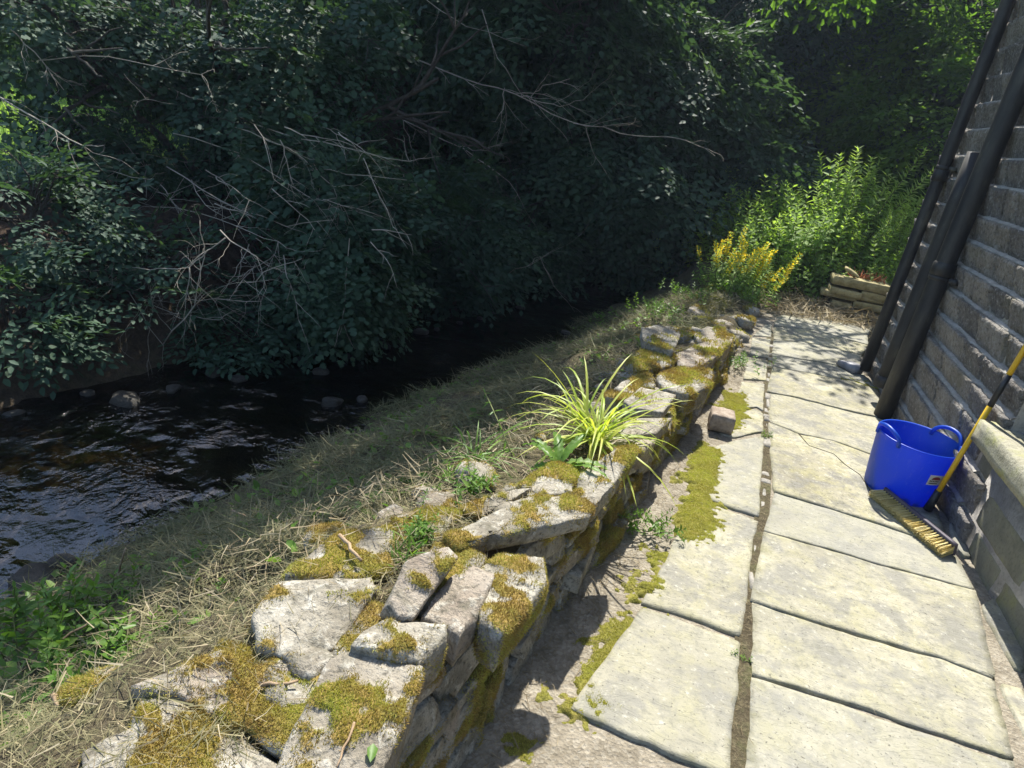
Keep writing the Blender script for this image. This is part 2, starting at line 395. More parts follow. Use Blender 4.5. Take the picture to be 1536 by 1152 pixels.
# ------------------------------------------------------------------ the lie of the land
WY = np.array([-6, 0, 1.4, 2.0, 2.85, 4.06, 5.1, 7.0, 8.8, 12, 20, 60.])
WX = np.array([-2.9, -2.5, -2.36, -2.27, -2.18, -1.94, -1.65, -1.23, -.9, -.25, 1.2, 9.])
def xw(y): return np.interp(y, WY, WX)                   # water's edge on this side
def xl(y): return xw(y)-np.interp(y, [0, 2.3, 4, 6.8, 12], [1.35, 1.27, 1.05, .95, 1.1])
def xf(y): return np.interp(y, [-3, 5.4, 7.4, 9, 30], [-.925, .377, .62, .5, 3.5])   # right foot of the dry wall
def wall_h(y): return np.interp(y, [0, 1.3, 1.8, 2.4, 3.0, 5.0, 5.4, 7.2], [.54, .54, .46, .37, .29, .27, .13, .10])
ZW = -.50
def H(x, y):
    x = np.asarray(x, float); y = np.asarray(y, float)
    a, b, f = xw(y), xl(y), xf(y)
    top = np.interp(y, [0, 1.2, 2.5, 5, 7.5], [.30, .33, .22, .10, .04])
    back = f-np.interp(y, [0, 2, 5], [.55, .5, .42])
    s = np.clip((x-a)/(np.maximum(back-a, .2)), 0, 1)
    bank = -.60+(top+.60)*(.35*s**.5+.65*sstep(0, 1, s))
    right = np.where(x > back, top+(-.05-top)*sstep(0, 1, (x-back)/np.maximum(f-.06-back, .05)), bank)
    endrise = sstep(np.where(x > 1.15, 8.1, 7.45), np.where(x > 1.15, 9., 8.6), y)*.16+sstep(9, 30, y)*1.2
    right = np.where(x > back, right+endrise, bank+endrise*s)
    bed = -.72+.08*np.abs((x-(a+b)/2)/((a-b)/2))
    d = b-x
    left = -.62+.95*sstep(-.05, 1.5, d)+.05*np.clip(d, 0, 8)
    h = np.where(x >= a, right, np.where(x <= b, left, bed))
    r = np.hypot(x, y)
    h = h+sstep(22, 70, r)*7*sstep(-60, 10, x+y*.4)
    n = (fb2(x, y, 2.2, 3)-.5)*.24+(fb2(x, y, 7, 5, 3)-.5)*.11
    amp = np.where((x > f-.1) & (y < 7.5), .12, 1.0)
    return h+n*amp
def axis(lo, f0, f1, hi, st):
    c = np.arange(f0, f1+1e-6, st); a = [f1]; s = st
    while a[-1] < hi: s *= 1.22; a.append(a[-1]+s)
    b = [f0]; s = st
    while b[-1] > lo: s *= 1.22; b.append(b[-1]-s)
    return np.concatenate([b[:0:-1], c, a[1:]])
gxs = axis(-160, -5.5, 2.2, 160, .055); gys = axis(-60, -.5, 9.5, 220, .055)
XX, YY = np.meshgrid(gxs, gys); ZZ = H(XX, YY)
nx, ny = len(gxs), len(gys)
idx = np.arange(nx*ny).reshape(ny, nx)
Fg = np.stack([idx[:-1, :-1].ravel(), idx[:-1, 1:].ravel(), idx[1:, 1:].ravel(), idx[1:, :-1].ravel()], 1)
build("ground", np.stack([XX.ravel(), YY.ravel(), ZZ.ravel()], 1), Fg, M['earth'], smooth=True, kind='structure', origin=(0, 0, 0))
# stream surface
ys = np.concatenate([np.arange(-5, 12, .25), np.arange(12, 46, 2.)]); us = np.linspace(0, 1, 9)
SV = np.array([(xl(y)-.5+(xw(y)-xl(y)+1.0)*u, y, ZW) for y in ys for u in us]); k = len(us)
SF = [(i*k+j, i*k+j+1, (i+1)*k+j+1, (i+1)*k+j) for i in range(len(ys)-1) for j in range(k-1)]
build("stream_water", SV, SF, M['water'], smooth=True, kind='structure')

# ------------------------------------------------------------------ stones
def poly_radius(poly, th):
    """distance from the origin to the outline along each angle"""
    d = np.stack([np.cos(th), np.sin(th)], 1); best = np.zeros(len(th))
    for i in range(len(poly)):
        a = poly[i]; e = poly[(i+1) % len(poly)]-a
        den = d[:, 0]*e[1]-d[:, 1]*e[0]; den = np.where(abs(den) < 1e-9, 1e-9, den)
        t = (a[0]*e[1]-a[1]*e[0])/den; u = (a[0]*d[:, 1]-a[1]*d[:, 0])/den
        best = np.maximum(best, np.where((u >= -1e-6) & (u <= 1+1e-6) & (t > 0), t, 0))
    bad = best <= 0
    if bad.any(): best[bad] = best[~bad].mean()
    return best
def stone_mesh(poly, t, n=8, m=3, rough=.012, bev=.015, taper=.08, seed=0, strata=1.0, dome=0.0, freq=9.):
    """a stone with outline poly (2-D), its top near z=0 and t thick; quads"""
    poly = np.asarray(poly, float); c = poly.mean(0); q = poly-c
    sc = np.abs(q).max(0); q = q/sc
    g = np.linspace(-1, 1, n+1); U, Vv = np.meshgrid(g, g); U = U.ravel(); Vv = Vv.ravel()
    rho = np.maximum(abs(U), abs(Vv)); th = np.arctan2(Vv, U)
    R = poly_radius(q, th)
    top = np.stack([rho*R*np.cos(th)*sc[0], rho*R*np.sin(th)*sc[1], -bev*rho**6-dome*rho**2], 1)
    I = np.arange((n+1)**2).reshape(n+1, n+1)
    per = np.concatenate([I[0, :-1], I[:-1, -1], I[-1, :0:-1], I[:0:-1, 0]])
    V = [top]; F = [tuple(x) for x in np.stack([I[:-1, :-1].ravel(), I[:-1, 1:].ravel(), I[1:, 1:].ravel(), I[1:, :-1].ravel()], 1)]
    pr = top[per]; np_ = len(per); base = len(top); prev = per
    for j in range(1, m+1):
        f = j/m
        ring = pr.copy(); ring[:, :2] *= (1.0+.5*bev/np.mean(sc)*(1 if j < m else 0)-taper*f); ring[:, 2] = -bev-dome-f*(t-bev-dome)
        V.append(ring); cur = base+np.arange(np_); base += np_
        for i in range(np_): F.append((prev[i], cur[i], cur[(i+1) % np_], prev[(i+1) % np_]))
        prev = cur
    V.append(np.array([[0, 0, -t]]))
    for i in range(np_): F.append((prev[i], base, prev[(i+1) % np_]))
    V = np.concatenate(V); V[:, :2] += c
    off = np.array([seed*3.17, seed*1.91, seed*.77])
    P = V*freq+off
    nz = np.stack([fbm(P, 1, 3), fbm(P+9, 2, 3), fbm(P+21, 3, 3)], 1)-.5
    V = V+nz*2*rough*np.array([1, 1, .8])
    S = V.copy()*np.array([2.5, 2.5, 55*strata])+off
    lay = (vnoise(S, 8)-.5)*rough*1.6
    side = np.ones(len(V)); side[:len(top)] = (rho > .93)*.6
    V[:, :2] += (norm(V[:, :2]-c))*(lay*side)[:, None]
    return V, F
MOSSY = []          # stone surfaces that can carry moss
def moss_mask(P, N, amt, side=False):
    a = fbm(P*9.5, 41, 4)+.30*(fbm(P*34, 43, 3)-.5)
    up = sstep(-.5, .3, N[:, 2]) if side else sstep(.05, .6, N[:, 2])
    return np.clip((a-(.66-amt*.27))*7, 0, 1)*up
def put_stone(name, V, F, Mx, mat, parent, moss=0.5, collect=True, lift=.010, side=False, **kw):
    V = V@np.asarray(Mx)[:3, :3].T+np.asarray(Mx)[:3, 3]
    T = tri(F); N = vnormals(V, T)
    if N[:, 2].max() > 0 and np.mean((V-V.mean(0))*N) < 0: F = [f[::-1] for f in F]; T = tri(F); N = -N
    mk = moss_mask(V, N, moss, side) if moss > -.5 else np.zeros(len(V))
    V = V+N*(mk*lift)[:, None]
    if collect and moss > -.5: MOSSY.append((V, T, mk, N))
    return build(name, V, F, mat, parent, False, {"moss": mk}, **kw)
def orient(o, zdir, xdir):
    z = norm(np.array(zdir, float)); x = np.array(xdir, float); x = norm(x-z*(x@z)); y = np.cross(z, x)
    m = np.eye(4); m[:3, 0] = x; m[:3, 1] = y; m[:3, 2] = z; m[:3, 3] = o; return m

# ------------------------------------------------------------------ the flagged path
def ground_poly(pts, z=0.0): return np.array([gz(x, y, z)[:2] for x, y in pts])
path = build("path", *(lambda: (np.array([(x, y, -.003+.010*(fb2(np.array([x]), np.array([y]), 6, 9)[0]-.5)) for y in np.linspace(-.5, 7.9, 85) for x in np.linspace(0, 1, 14)*(1.47-xf(y)+.1)+xf(y)-.1]),
             [(i*14+j, i*14+j+1, (i+1)*14+j+1, (i+1)*14+j) for i in range(84) for j in range(13)]))(), M['soil'], smooth=True, kind='structure', origin=(0, 0, 0))
def edge(pts): return pts
J = [  # joints of the right-hand column, seam end first
    [(1108, 1250), (1250, 1290), (1420, 1340), (1560, 1370)],
    [(1122, 1010), (1218, 1038), (1336, 1079), (1479, 1127), (1527, 1142)],
    [(1124, 900), (1231, 935), (1345, 968), (1418, 988), (1497, 1020)],
    [(1144, 796), (1230, 820), (1318, 846), (1466, 885)],
    [(1160, 737), (1235, 760), (1305, 781), (1432, 824)],
    [(1152, 632), (1197, 650), (1251, 661), (1330, 690), (1385, 716)],
    [(1150, 587), (1197, 596), (1275, 616), (1330, 628)],
    [(1157, 549), (1175, 552), (1282, 572), (1318, 584)],
    [(1157, 530), (1182, 535), (1249, 546), (1292, 556)],
    [(1160, 509), (1200, 512), (1239, 519), (1292, 532)],
    [(1160, 488), (1221, 494), (1273, 509), (1304, 517)],
    [(1163, 478), (1190, 480), (1245, 491), (1302, 503)],
    [(1175, 470), (1190, 472), (1245, 479), (1310, 490)],
]
def slab(pts, z, t=.05, seed=0, gap=.012, n=30):
    q = ground_poly(pts, z); c = q.mean(0)
    d = q-c; L = np.linalg.norm(d, axis=1, keepdims=True); q = c+d*(1-gap/L)
    dq = []
    for i_ in range(len(q)):                                   # a hand-dressed, slightly chipped outline
        a_, b_ = q[i_], q[(i_+1) % len(q)]; k_ = max(1, int(np.linalg.norm(b_-a_)/.035))
        dq += [a_+(b_-a_)*t_/k_ for t_ in range(k_)]
    q = np.array(dq); q3 = np.column_stack([q, np.full(len(q), seed*.7)])
    q = q+(np.stack([fbm(q3*np.array([16, 16, 1]), 71, 3), fbm(q3*np.array([16, 16, 1]), 72, 3)], 1)-.5)*.020*min(1, gap/.006)
    V, F = stone_mesh(q, t, n, 2, .0035, .0015, .0, seed, .3, 0, 9.)
    g_ = np.linspace(-1, 1, n+1); rho_ = np.maximum(*[abs(k_.ravel()) for k_ in np.meshgrid(g_, g_)]); ed = np.ones(len(V)); ed[:len(rho_)] = sstep(.72, 1., rho_)
    o = build("paving_slab", V+np.array([0, 0, z]), F, M['slab'], path, False, {"edge": ed})
    return o
zs = [.012, .009, .014, .010, .016, .006, .014, .006, .012, .006, .012, .004]
for i in range(len(J)-1):
    a, b = J[i], J[i+1]
    slab(a+b[::-1], zs[i] if i else .008, seed=i+3, gap=.014 if i < 2 else .007)
LEFT = [
    [(961, 907), (1113, 961), (1108, 1040), (1098, 1168), (1048, 1151), (950, 1108), (850, 1062), (905, 985)],
    [(1040, 745), (1137, 780), (1128, 850), (1113, 957), (1040, 930), (961, 905), (990, 850)],
    [(1070, 668), (1100, 660), (1148, 652), (1145, 700), (1138, 776), (1100, 764), (1042, 742)],
    [(1098, 618), (1135, 613), (1147, 620), (1147, 648), (1100, 656), (1078, 650)],
    [(1112, 572), (1148, 575), (1147, 600), (1146, 617), (1135, 610), (1100, 614)],
    [(1122, 535), (1152, 540), (1150, 571), (1114, 568)],
    [(1128, 506), (1156, 508), (1154, 537), (1124, 532)],
    [(1150, 485), (1158, 487), (1157, 505), (1130, 503)],
]
for i, q in enumerate(LEFT): slab(q, .012 if i == 0 else .008, seed=40+i, gap=.008)
V, F = tube([gz(x, y_, .0165) for x, y_ in [(1198, 650), (1213, 668), (1251, 681), (1268, 697), (1290, 712), (1300, 728), (1322, 760)]], .0022, 5)
build("crack", V, F, M['earth'], path)
# narrow stones against the house and the packing stones of the seam
for i, q in enumerate([[(1490, 895), (1512, 905), (1545, 1000), (1530, 1010), (1500, 960), (1470, 905)],
                       [(1424, 782), (1436, 786), (1458, 836), (1446, 836), (1430, 815)],
                       [(1500, 1022), (1536, 1030), (1575, 1130), (1560, 1150), (1525, 1080)],
                       [(1340, 640), (1352, 650), (1400, 730), (1388, 730)]]):
    slab(q, .012, seed=60+i, gap=.006, n=6)
seam = np.array([gz(*p)[:2] for p in [(1107, 1140), (1114, 1000), (1120, 915), (1130, 850), (1144, 770), (1150, 690), (1150, 620), (1153, 560), (1157, 520)]])
sy = np.arange(1.2, 6.6, .05); sx = np.interp(sy, seam[:, 1], seam[:, 0]); sv = []
for a_, b_ in zip(sx, sy):
    for u_ in (-.034, -.017, 0., .015, .03): sv.append((a_+u_, b_, .0026+.004*(vnoise(np.array([[a_*40+u_*60, b_*40, 2.]]), 4)[0]-.5)))
build("seam_soil", np.array(sv), [(i_*5+j_, i_*5+j_+1, (i_+1)*5+j_+1, (i_+1)*5+j_) for i_ in range(len(sy)-1) for j_ in range(4)], M['earth'], path)
s = 0; yv = seam[0, 1]
while yv < seam[-1, 1]:
    L = random.uniform(.05, .16); yc = yv+L/2; xc = np.interp(yc, seam[:, 1], seam[:, 0])
    wd = random.uniform(.012, .026)
    V, F = stone_mesh(np.array([(-wd, -L*.46), (wd*.9, -L*.5), (wd, L*.44), (-wd*.8, L*.47)])+np.random.RandomState(s).uniform(-.006, .006, (4, 2)), .04, 4, 1, .006, .006, .0, s)
    if random.random() < .8 and yv > 2.2: build("joint_stone", V+np.array([xc, yc, random.uniform(.0, .012)]), F, M['joint'], path)
    yv += L+random.uniform(.0, .04); s += 1

# ------------------------------------------------------------------ dry-stone wall beside the stream
wall = empty("dry_stone_wall", (-.3, 1.5, -.03), "low mossy dry-stone wall of loose flat stones along the stream bank", "stone wall")
fdir = norm(np.array([.155, 1, 0])); fout = norm(np.array([1, -.155, .14]))
# inner fill
fy = np.linspace(.0, 7.1, 90); fill = []
for y in fy:
    h = wall_h(y)-.05; wd = np.interp(y, [0, 2, 5], [.58, .46, .36])
    for u, z in ((0.03, -.1), (.045, h*.5), (.075, h-.03), (.14, h), (wd*.6, h), (wd, h-.05), (wd+.12, h-.3)):
        fill.append((xf(y)-u-.02, y, z))
fill = np.array(fill); fill += (np.stack([fbm(fill*11, 5), fbm(fill*11, 6), fbm(fill*11, 7)], 1)-.5)*.06
ff = [(i*7+j, (i+1)*7+j, (i+1)*7+j+1, i*7+j+1) for i in range(89) for j in range(6)]
build("wall_fill", fill, ff, M['earth'], wall, True)
# face stones, course by course
k = 0
for run, (y0, y1) in enumerate(((.05, 5.3), (5.3, 7.1))):
    z = -.04
    while z < .52:
        hgt = random.uniform(.05, .12); y = y0+random.uniform(0, .1)
        while y < y1:
            L = random.choice([.12, .18, .26, .36, .44])*random.uniform(.85, 1.15); yc = y+L/2; top = wall_h(yc)-.035
            hh = hgt*random.uniform(.85, 1.1)
            if z+hh*.6 < top and (run == 0 or random.random() < .3):
                hh = min(hh, top-z+.02); e = random.uniform(.86, .97)
                q = np.array([(-L/2*e, -hh/2*.93), (L/2*e, -hh/2*.93), (L/2*e, hh/2*.93), (-L/2*e, hh/2*.93)])
                q += np.random.RandomState(k).uniform(-1, 1, (4, 2))*np.array([L*.09, hh*.2])
                V, F = stone_mesh(q, .14, 12, 2, .007, .004, .04, k, .5, .0, 20.)
                a = random.gauss(0, .09)
                o = np.array([xf(yc)-.14*(z+hh/2)+random.gauss(-.005, .010), yc, z+hh/2])
                Mx = orient(o, fout+np.random.RandomState(k+9).normal(0, .1, 3), np.array([-.155*math.cos(a), -math.cos(a), math.sin(a)])*-1)
                put_stone("stone", V, F, Mx, M['stone'], wall, random.uniform(.25, .95), side=True)
            y += L*1.0+random.uniform(0, .02); k += 1
        z += hgt*.98
# cap stones, outlines read off the photograph at their own height
CAPS = [
    ([(121,1122),(196,1087),(210,1046),(255,1037),(300,1062),(360,1097),(372,1150),(330,1200),(140,1200)], .50, .16, .55, 0),
    ([(196,1021),(255,1001),(328,973),(380,990),(494,978),(456,1050),(410,1092),(355,1087),(310,1060),(255,1037)], .51, .10, .58, 0),
    ([(419,868),(556,865),(566,882),(533,925),(497,973),(430,985),(385,965),(378,918)], .53, .09, .3, 0),
    ([(497,982),(530,973),(634,996),(592,1110),(565,1160),(530,1230),(400,1180),(438,1088),(460,1050)], .56, .10, .5, 0),
    ([(524,969),(547,946),(574,928),(670,932),(672,948),(629,988)], .57, .12, .55, 0),
    ([(580,900),(607,845),(674,821),(690,832),(624,915),(600,915)], .60, .06, .25, .35),
    ([(428,860),(470,823),(510,796),(588,787),(583,855),(524,864)], .51, .14, 1.1, 0),
    ([(630,920),(673,865),(712,845),(743,857),(720,908),(688,951),(669,935)], .545, .09, .5, 0),
    ([(715,850),(760,826),(815,832),(820,862),(790,905),(750,950),(722,930)], .53, .12, 1.35, 0),
    ([(670,804),(720,776),(775,747),(850,739),(893,751),(886,768),(800,790),(731,806),(688,827)], .53, .05, .55, 0),
    ([(862,742),(872,707),(925,672),(955,672),(925,717),(893,752)], .47, .08, .6, 0),
    ([(962,578),(1015,589),(996,617),(950,612),(935,600)], .34, .07, .15, 0),
    ([(945,628),(1008,625),(985,650),(935,655),(925,640)], .32, .07, .2, 0),
    ([(985,561),(1030,550),(1070,555),(1066,576),(1034,590),(997,580)], .31, .14, .95, 0),
    ([(1015,530),(1045,514),(1080,505),(1100,507),(1075,532),(1048,549),(1020,548)], .31, .12, .5, 0),
    ([(962,490),(990,486),(1022,498),(1010,524),(966,509)], .37, .07, .5, 0),
    ([(940,540),(965,520),(1010,528),(1008,548),(960,556)], .31, .08, .7, 0),
    ([(1040,497),(1060,490),(1088,494),(1080,505),(1050,510)], .27, .10, .7, 0),
    ([(905,595),(935,570),(975,560),(985,575),(940,600)], .31, .08, .8, 0),
    ([(590,775),(640,760),(690,765),(665,800),(640,815),(600,800)], .47, .10, .8, 0),
    ([(690,765),(750,735),(800,725),(770,745),(720,772)], .46, .08, .85, 0),
    ([(780,722),(830,690),(868,700),(858,735),(815,738)], .45, .09, .75, 0),
    ([(905,672),(930,655),(985,655),(960,680),(930,690)], .35, .09, .35, 0),
    ([(565,770),(590,755),(605,762),(600,780),(575,785)], .42, .06, .1, 0),
]
for i, (q, z, t, ms, tilt) in enumerate(CAPS):
    Q = ground_poly(q, z); c = Q.mean(0)
    near = z > .4
    V, F = stone_mesh(Q-c, t, 30 if near else 16, 4, .0065, .004, .03, 100+i, .7, 0, 17.)
    V[:, 2] += (fbm(V*5+i, 61, 2)-.5)*.018*(V[:, 2] > -.02)
    a = tilt if tilt else random.gauss(0, .02)
    Mx = orient((c[0], c[1], z-.004), (math.sin(a)*.9+random.gauss(0, .015), random.gauss(0, .02)-math.sin(tilt)*.35, math.cos(a)), (1, 0, 0))
    put_stone("cap_stone", V, F, Mx, M['stone'], wall, ms, side=ms > .5)
# smaller packing stones between and behind the caps, and the overgrown far end
for i in range(95):
    y = random.uniform(.4, 5.2) if i % 4 else random.uniform(4.9, 7.2)
    u = random.uniform(.06, .6 if y < 4.8 else .75); L = random.uniform(.03, .09) if y < 4.6 else random.uniform(.07, .17)
    q = np.array([(math.cos(b)*L*random.uniform(.7, 1.2), math.sin(b)*L*random.uniform(.5, 1.)) for b in np.arange(6)*math.pi/3])
    V, F = stone_mesh(q, L*.9, 6, 2, .01, .012, .1, 300+i, .6)
    zt = wall_h(y)-.045+random.uniform(-.02, .035)-max(0, u-.45)*.6
    Mx = orient((xf(y)-u, y, zt), (random.gauss(0, .15), random.gauss(0, .15), 1), (math.cos(i), math.sin(i), 0))
    put_stone("stone", V, F, Mx, M['stone'], wall, random.uniform(.35, .95))

# moss growing on the wall: short upright shoots where the stones carry moss
def shoots(V, T, mk, N, dens, smin, smax, s):
    a = np.linalg.norm(np.cross(V[T[:, 1]]-V[T[:, 0]], V[T[:, 2]]-V[T[:, 0]]), axis=1)/2
    wgt = a*np.clip(mk[T].mean(1), 0, 1)
    n = int(wgt.sum()*dens)
    if n < 4: return None
    ti = rng.choice(len(T), n, p=wgt/wgt.sum()); b = rng.random((n, 2)); fl = b.sum(1) > 1; b[fl] = 1-b[fl]
    t = T[ti]; P = V[t[:, 0]]+b[:, :1]*(V[t[:, 1]]-V[t[:, 0]])+b[:, 1:]*(V[t[:, 2]]-V[t[:, 0]])
    nn = N[t].mean(1)
    d = norm(nn+rng.normal(0, .45, (n, 3))); up = rng.normal(0, 1, (n, 3))
    S = rng.uniform(smin, smax, n)
    rn = np.clip(fbm(P*13, 77, 4)*2.2-.6+rng.normal(0, .16, n), 0, 1)
    tv = np.array([(-.16, -.1, 0), (.16, -.1, 0), (0, 1., .1)])
    return scatter(tv, np.array([[0, 1, 2]]), frames(d, up), P, np.stack([S, S, S], 1), None, rn)
parts = []
for V, T, mk, N in MOSSY:
    dist = np.linalg.norm(V.mean(0)-CAM)
    r = shoots(V, T, mk, N, 300000/max(1, dist-.3)**1.6, .0035*max(1, dist/1.7), .0085*max(1, dist/1.7), 1)
    if r: parts.append(r)
v, f, a = join(parts)
build("moss", v, f, M['moss'], wall, attrs={"rnd": a}, kind='stuff', label="yellow-brown moss felting the wall stones")
print("moss tris", len(f))

# ------------------------------------------------------------------ moss and litter on the path edge
MPATCH = [([(1030,440),(1080,425),(1110,440),(1085,470),(1040,478)], "green moss sheet over the hump at the far end of the low wall"), ([(845,1010),(880,990),(905,1000),(880,1030),(850,1040)], "small moss cushion on bare soil at the near wall foot"), ([(960,830),(985,815),(1010,830),(990,848)], "moss fleck between the wall foot and the long moss patch"),
          ([(1050,668),(1080,672),(1084,705),(1078,760),(1076,812),(1050,820),(1020,812),(1015,770),(1030,730),(1038,690)], "long yellow-green moss patch on the flags below the loose brick"),
          ([(985,850),(1012,865),(1010,890),(975,902),(945,895),(955,870)], "small round moss patch beside the slab with the diagonal edge"),
          ([(930,915),(960,915),(958,960),(945,1000),(905,1005),(895,970),(910,935)], "moss patch on the soil at the wall foot, left of the near slab"),
          ([(1085,585),(1112,588),(1126,605),(1120,640),(1098,655),(1075,640),(1090,610)], "bright moss patch on the path just behind the loose brick"),
          ([(865,1035),(905,1040),(915,1062),(880,1068),(840,1050)], "thin moss patch at the corner of the lowest slab"),
          ([(765,1095),(815,1095),(835,1125),(800,1150),(760,1130)], "moss patch on bare soil at the bottom edge of the path"),
          ([(1270,568),(1300,572),(1312,582),(1285,580)], "little moss tuft on the far slab by the grey drain shoe")]
for i, (q, lab) in enumerate(MPATCH):
    Q = ground_poly(q, .015); c = Q.mean(0); lo_, hi_ = Q.min(0)-.07, Q.max(0)+.07; st_ = .0065
    ux = np.arange(lo_[0], hi_[0], st_); uy = np.arange(lo_[1], hi_[1], st_); A_, B_ = np.meshgrid(ux, uy); A_ = A_.ravel(); B_ = B_.ravel()
    d_ = np.stack([A_, B_], 1)-c; th = np.arctan2(d_[:, 1], d_[:, 0]); rr_ = poly_radius(Q-c, th); edge_ = (rr_-np.linalg.norm(d_, axis=1))/.05
    P3 = np.stack([A_, B_, A_*0], 1)
    msk = np.clip(edge_*.55+(fbm(P3*11, 19, 3)-.5)*2.6+(fbm(P3*45, 23, 3)-.5)*2.2+(.1 if i in (0, 3, 6) else -.12), -1, 1)
    zb_ = .004 if i not in (1, 2, 5, 8) else -.006
    if i == 0: zb_ = H(A_, B_)+.004
    V = np.stack([A_, B_, zb_+np.where(msk > 0, .009*msk**.6, .02*msk)+(fbm(P3*90, 29, 2)-.5)*.008], 1)
    nx_, ny_ = len(ux), len(uy); I_ = np.arange(nx_*ny_).reshape(ny_, nx_)
    F = np.stack([I_[:-1, :-1].ravel(), I_[:-1, 1:].ravel(), I_[1:, 1:].ravel(), I_[1:, :-1].ravel()], 1); F = F[(msk[F] > -.55).any(1)]
    use = np.unique(F); rm = np.zeros(len(V), int); rm[use] = np.arange(len(use)); V = V[use]; F = rm[F]; mk = np.clip(msk[use]*1.6+.25, 0, 1)
    T = np.concatenate([F[:, :3], F[:, [0, 2, 3]]]); N = vnormals(V, T)
    o = build("moss", V, F, M['mossbase'], None, True, label=lab, cat="moss", kind='stuff')
    sh = shoots(V, T, mk, N, 170000, .003, .007, 2)
    if sh: build("moss_shoots", sh[0], sh[1], M['mossg'], o, attrs={"rnd": sh[2]}, kind='stuff')

# ------------------------------------------------------------------ the house
HX = 1.472
house = empty("stone_house", (HX+1, 3.5, 0), "side wall of a house in dark rock-faced sandstone blocks with pale mortar", "house")
Y0, Y1, ZT = .4, 6.12, 5.2
mb = MB()
WB = (.585, 1.55); WYR = (1.7, 3.29)     # window opening: z range, y range
for (a, b, c, d) in ((Y0, WYR[0], -.3, ZT), (WYR[1], Y1, -.3, ZT), (WYR[0], WYR[1], -.3, WB[0]), (WYR[0], WYR[1], WB[1], ZT)):
    mb.add(*box(HX-.004, HX+.55, a, b, c, d))
mb.add(*box(HX+.55, HX+5.5, Y0, Y1, -.3, ZT))
mb.build("wall_core", M['mortar'], house)
zc = -.03; kk = 0
def fillet(z, ya, yb):
    ys_ = np.arange(ya, yb+.001, .035); V = []
    for y_ in ys_:
        w_ = .021+.026*(fbm(np.array([[y_*12, z*31, 1.]]), 5)[0]-.5)-.03*max(0, vnoise(np.array([[y_*4, z*17, 3.]]), 9)[0]-.72)*3; h_ = .016+.008*(vnoise(np.array([[y_*9, z*11, 7.]]), 6)[0]-.5)
        V += [(HX+.002, y_, z+h_), (HX-.004-w_*.45, y_, z+h_*.62), (HX-.006-w_, y_, z+.001), (HX-.004-w_, y_, z-.008), (HX+.002, y_, z-.008)]
    n_ = len(ys_); F = [(i_*5+j_, i_*5+j_+1, (i_+1)*5+j_+1, (i_+1)*5+j_) for i_ in range(n_-1) for j_ in range(4)]+[(0, 1, 2, 3, 4), tuple((n_-1)*5+j_ for j_ in (4, 3, 2, 1, 0))]
    build("mortar_bed", np.array(V), F, M['mortar'], house)
while zc < 3.05:
    hc = random.uniform(.145, .18); y = Y1
    while y > .9:
        L = random.choice([.2, .3, .4, .5, .6])*random.uniform(.9, 1.1); ya = max(y-L, .9)
        inwin = (zc+hc > WB[0]-.0 and zc < WB[1]+.02)
        lo, hi = ya, y
        if inwin and lo < WYR[1] and hi > WYR[1]: lo = WYR[1]
        if not (inwin and hi <= WYR[1]+.001) and hi-lo > .05 and not (zc+hc/2 < .60 and hi < 3.36 and zc+hc > .47):
            plain = zc < .47 and (lo+hi)/2 < 3.4
            ymin_vis = np.interp(zc, [0, .76, 2.26, 3], [2.0, 2.9, 4.6, 5.0])
            near = hi > ymin_vis-.3
            g = .0045; q = np.array([(lo+g, zc+g), (hi-g, zc+g), (hi-g, zc+hc-g), (lo+g, zc+hc-g)])
            c = q.mean(0); w2 = (hi-lo)/2-g; h2 = hc/2-g
            w2 -= .009; rect = np.array([(-w2, -h2), (w2, -h2), (w2, h2), (-w2, h2)])
            if plain: V, F = stone_mesh(rect, .02, 8, 1, .002, .003, .0, kk, .1)
            else:
                V, F = stone_mesh(rect, .08, 24 if near else 8, 1, .008, .003, -.0, kk, .1, 0., 46.)
                fy_ = V[:, 1]/h2; frm = V[:, 2] > -.06
                V[:, 2] -= (.036*np.clip((.75-fy_)/1.75, 0, 1)+.012*(fbm(V*13+kk*1.7, 15, 2)-.35)*(1-np.clip(abs(fy_), 0, 1)**3))*frm
            Mx = orient((HX-.006 if plain else HX-.044+random.gauss(0, .003), c[0], c[1]), (-1, 0, 0), (0, 1, 0))
            # local x = +Y needs local y = -Z here, so flip it
            V = V.copy(); V[:, 1] *= -1
            put_stone("block", V, [f[::-1] for f in F], Mx, M['smooth'] if plain else M['house'], house, -1.)
            kk += 1
        y = ya
    zc += hc
    if .1 < zc < WB[0]-.02: fillet(zc, 3.38, Y1)
    elif zc >= WB[0]-.02: fillet(zc, WYR[1]+.01 if zc < WB[1] else .9, Y1)
# sill, reveal, window
V, F = stone_mesh(np.array([(1.362, 1.5), (1.62, 1.5), (1.62, 3.36), (1.362, 3.36)]), .115, 22, 3, .008, .010, .0, 901, .4, 0, 14)
put_stone("window_sill", V, F, orient((0, 0, .592), (0, 0, 1), (1, 0, 0)), M['sill'], house, -1.)
wd = MB().add(*box(HX+.17, HX+.5, WYR[0]-.1, WYR[1]+.1, WB[0]-.05, WB[1]+.1)).build("window_recess", M['paint'], house)
MB().add(*box(HX+.163, HX+.168, WYR[0]+.06, WYR[1]-.06, WB[0]+.06, WB[1]-.06)).build("window_pane", M['glass'], house)
V, F = box(HX-.1, HX+5.8, Y0-.2, Y1+.3, ZT, ZT+.15); V[V[:, 0] > HX+2, 2] += 2.2
MB().add(V, F).build("roof", M['slate'], house)

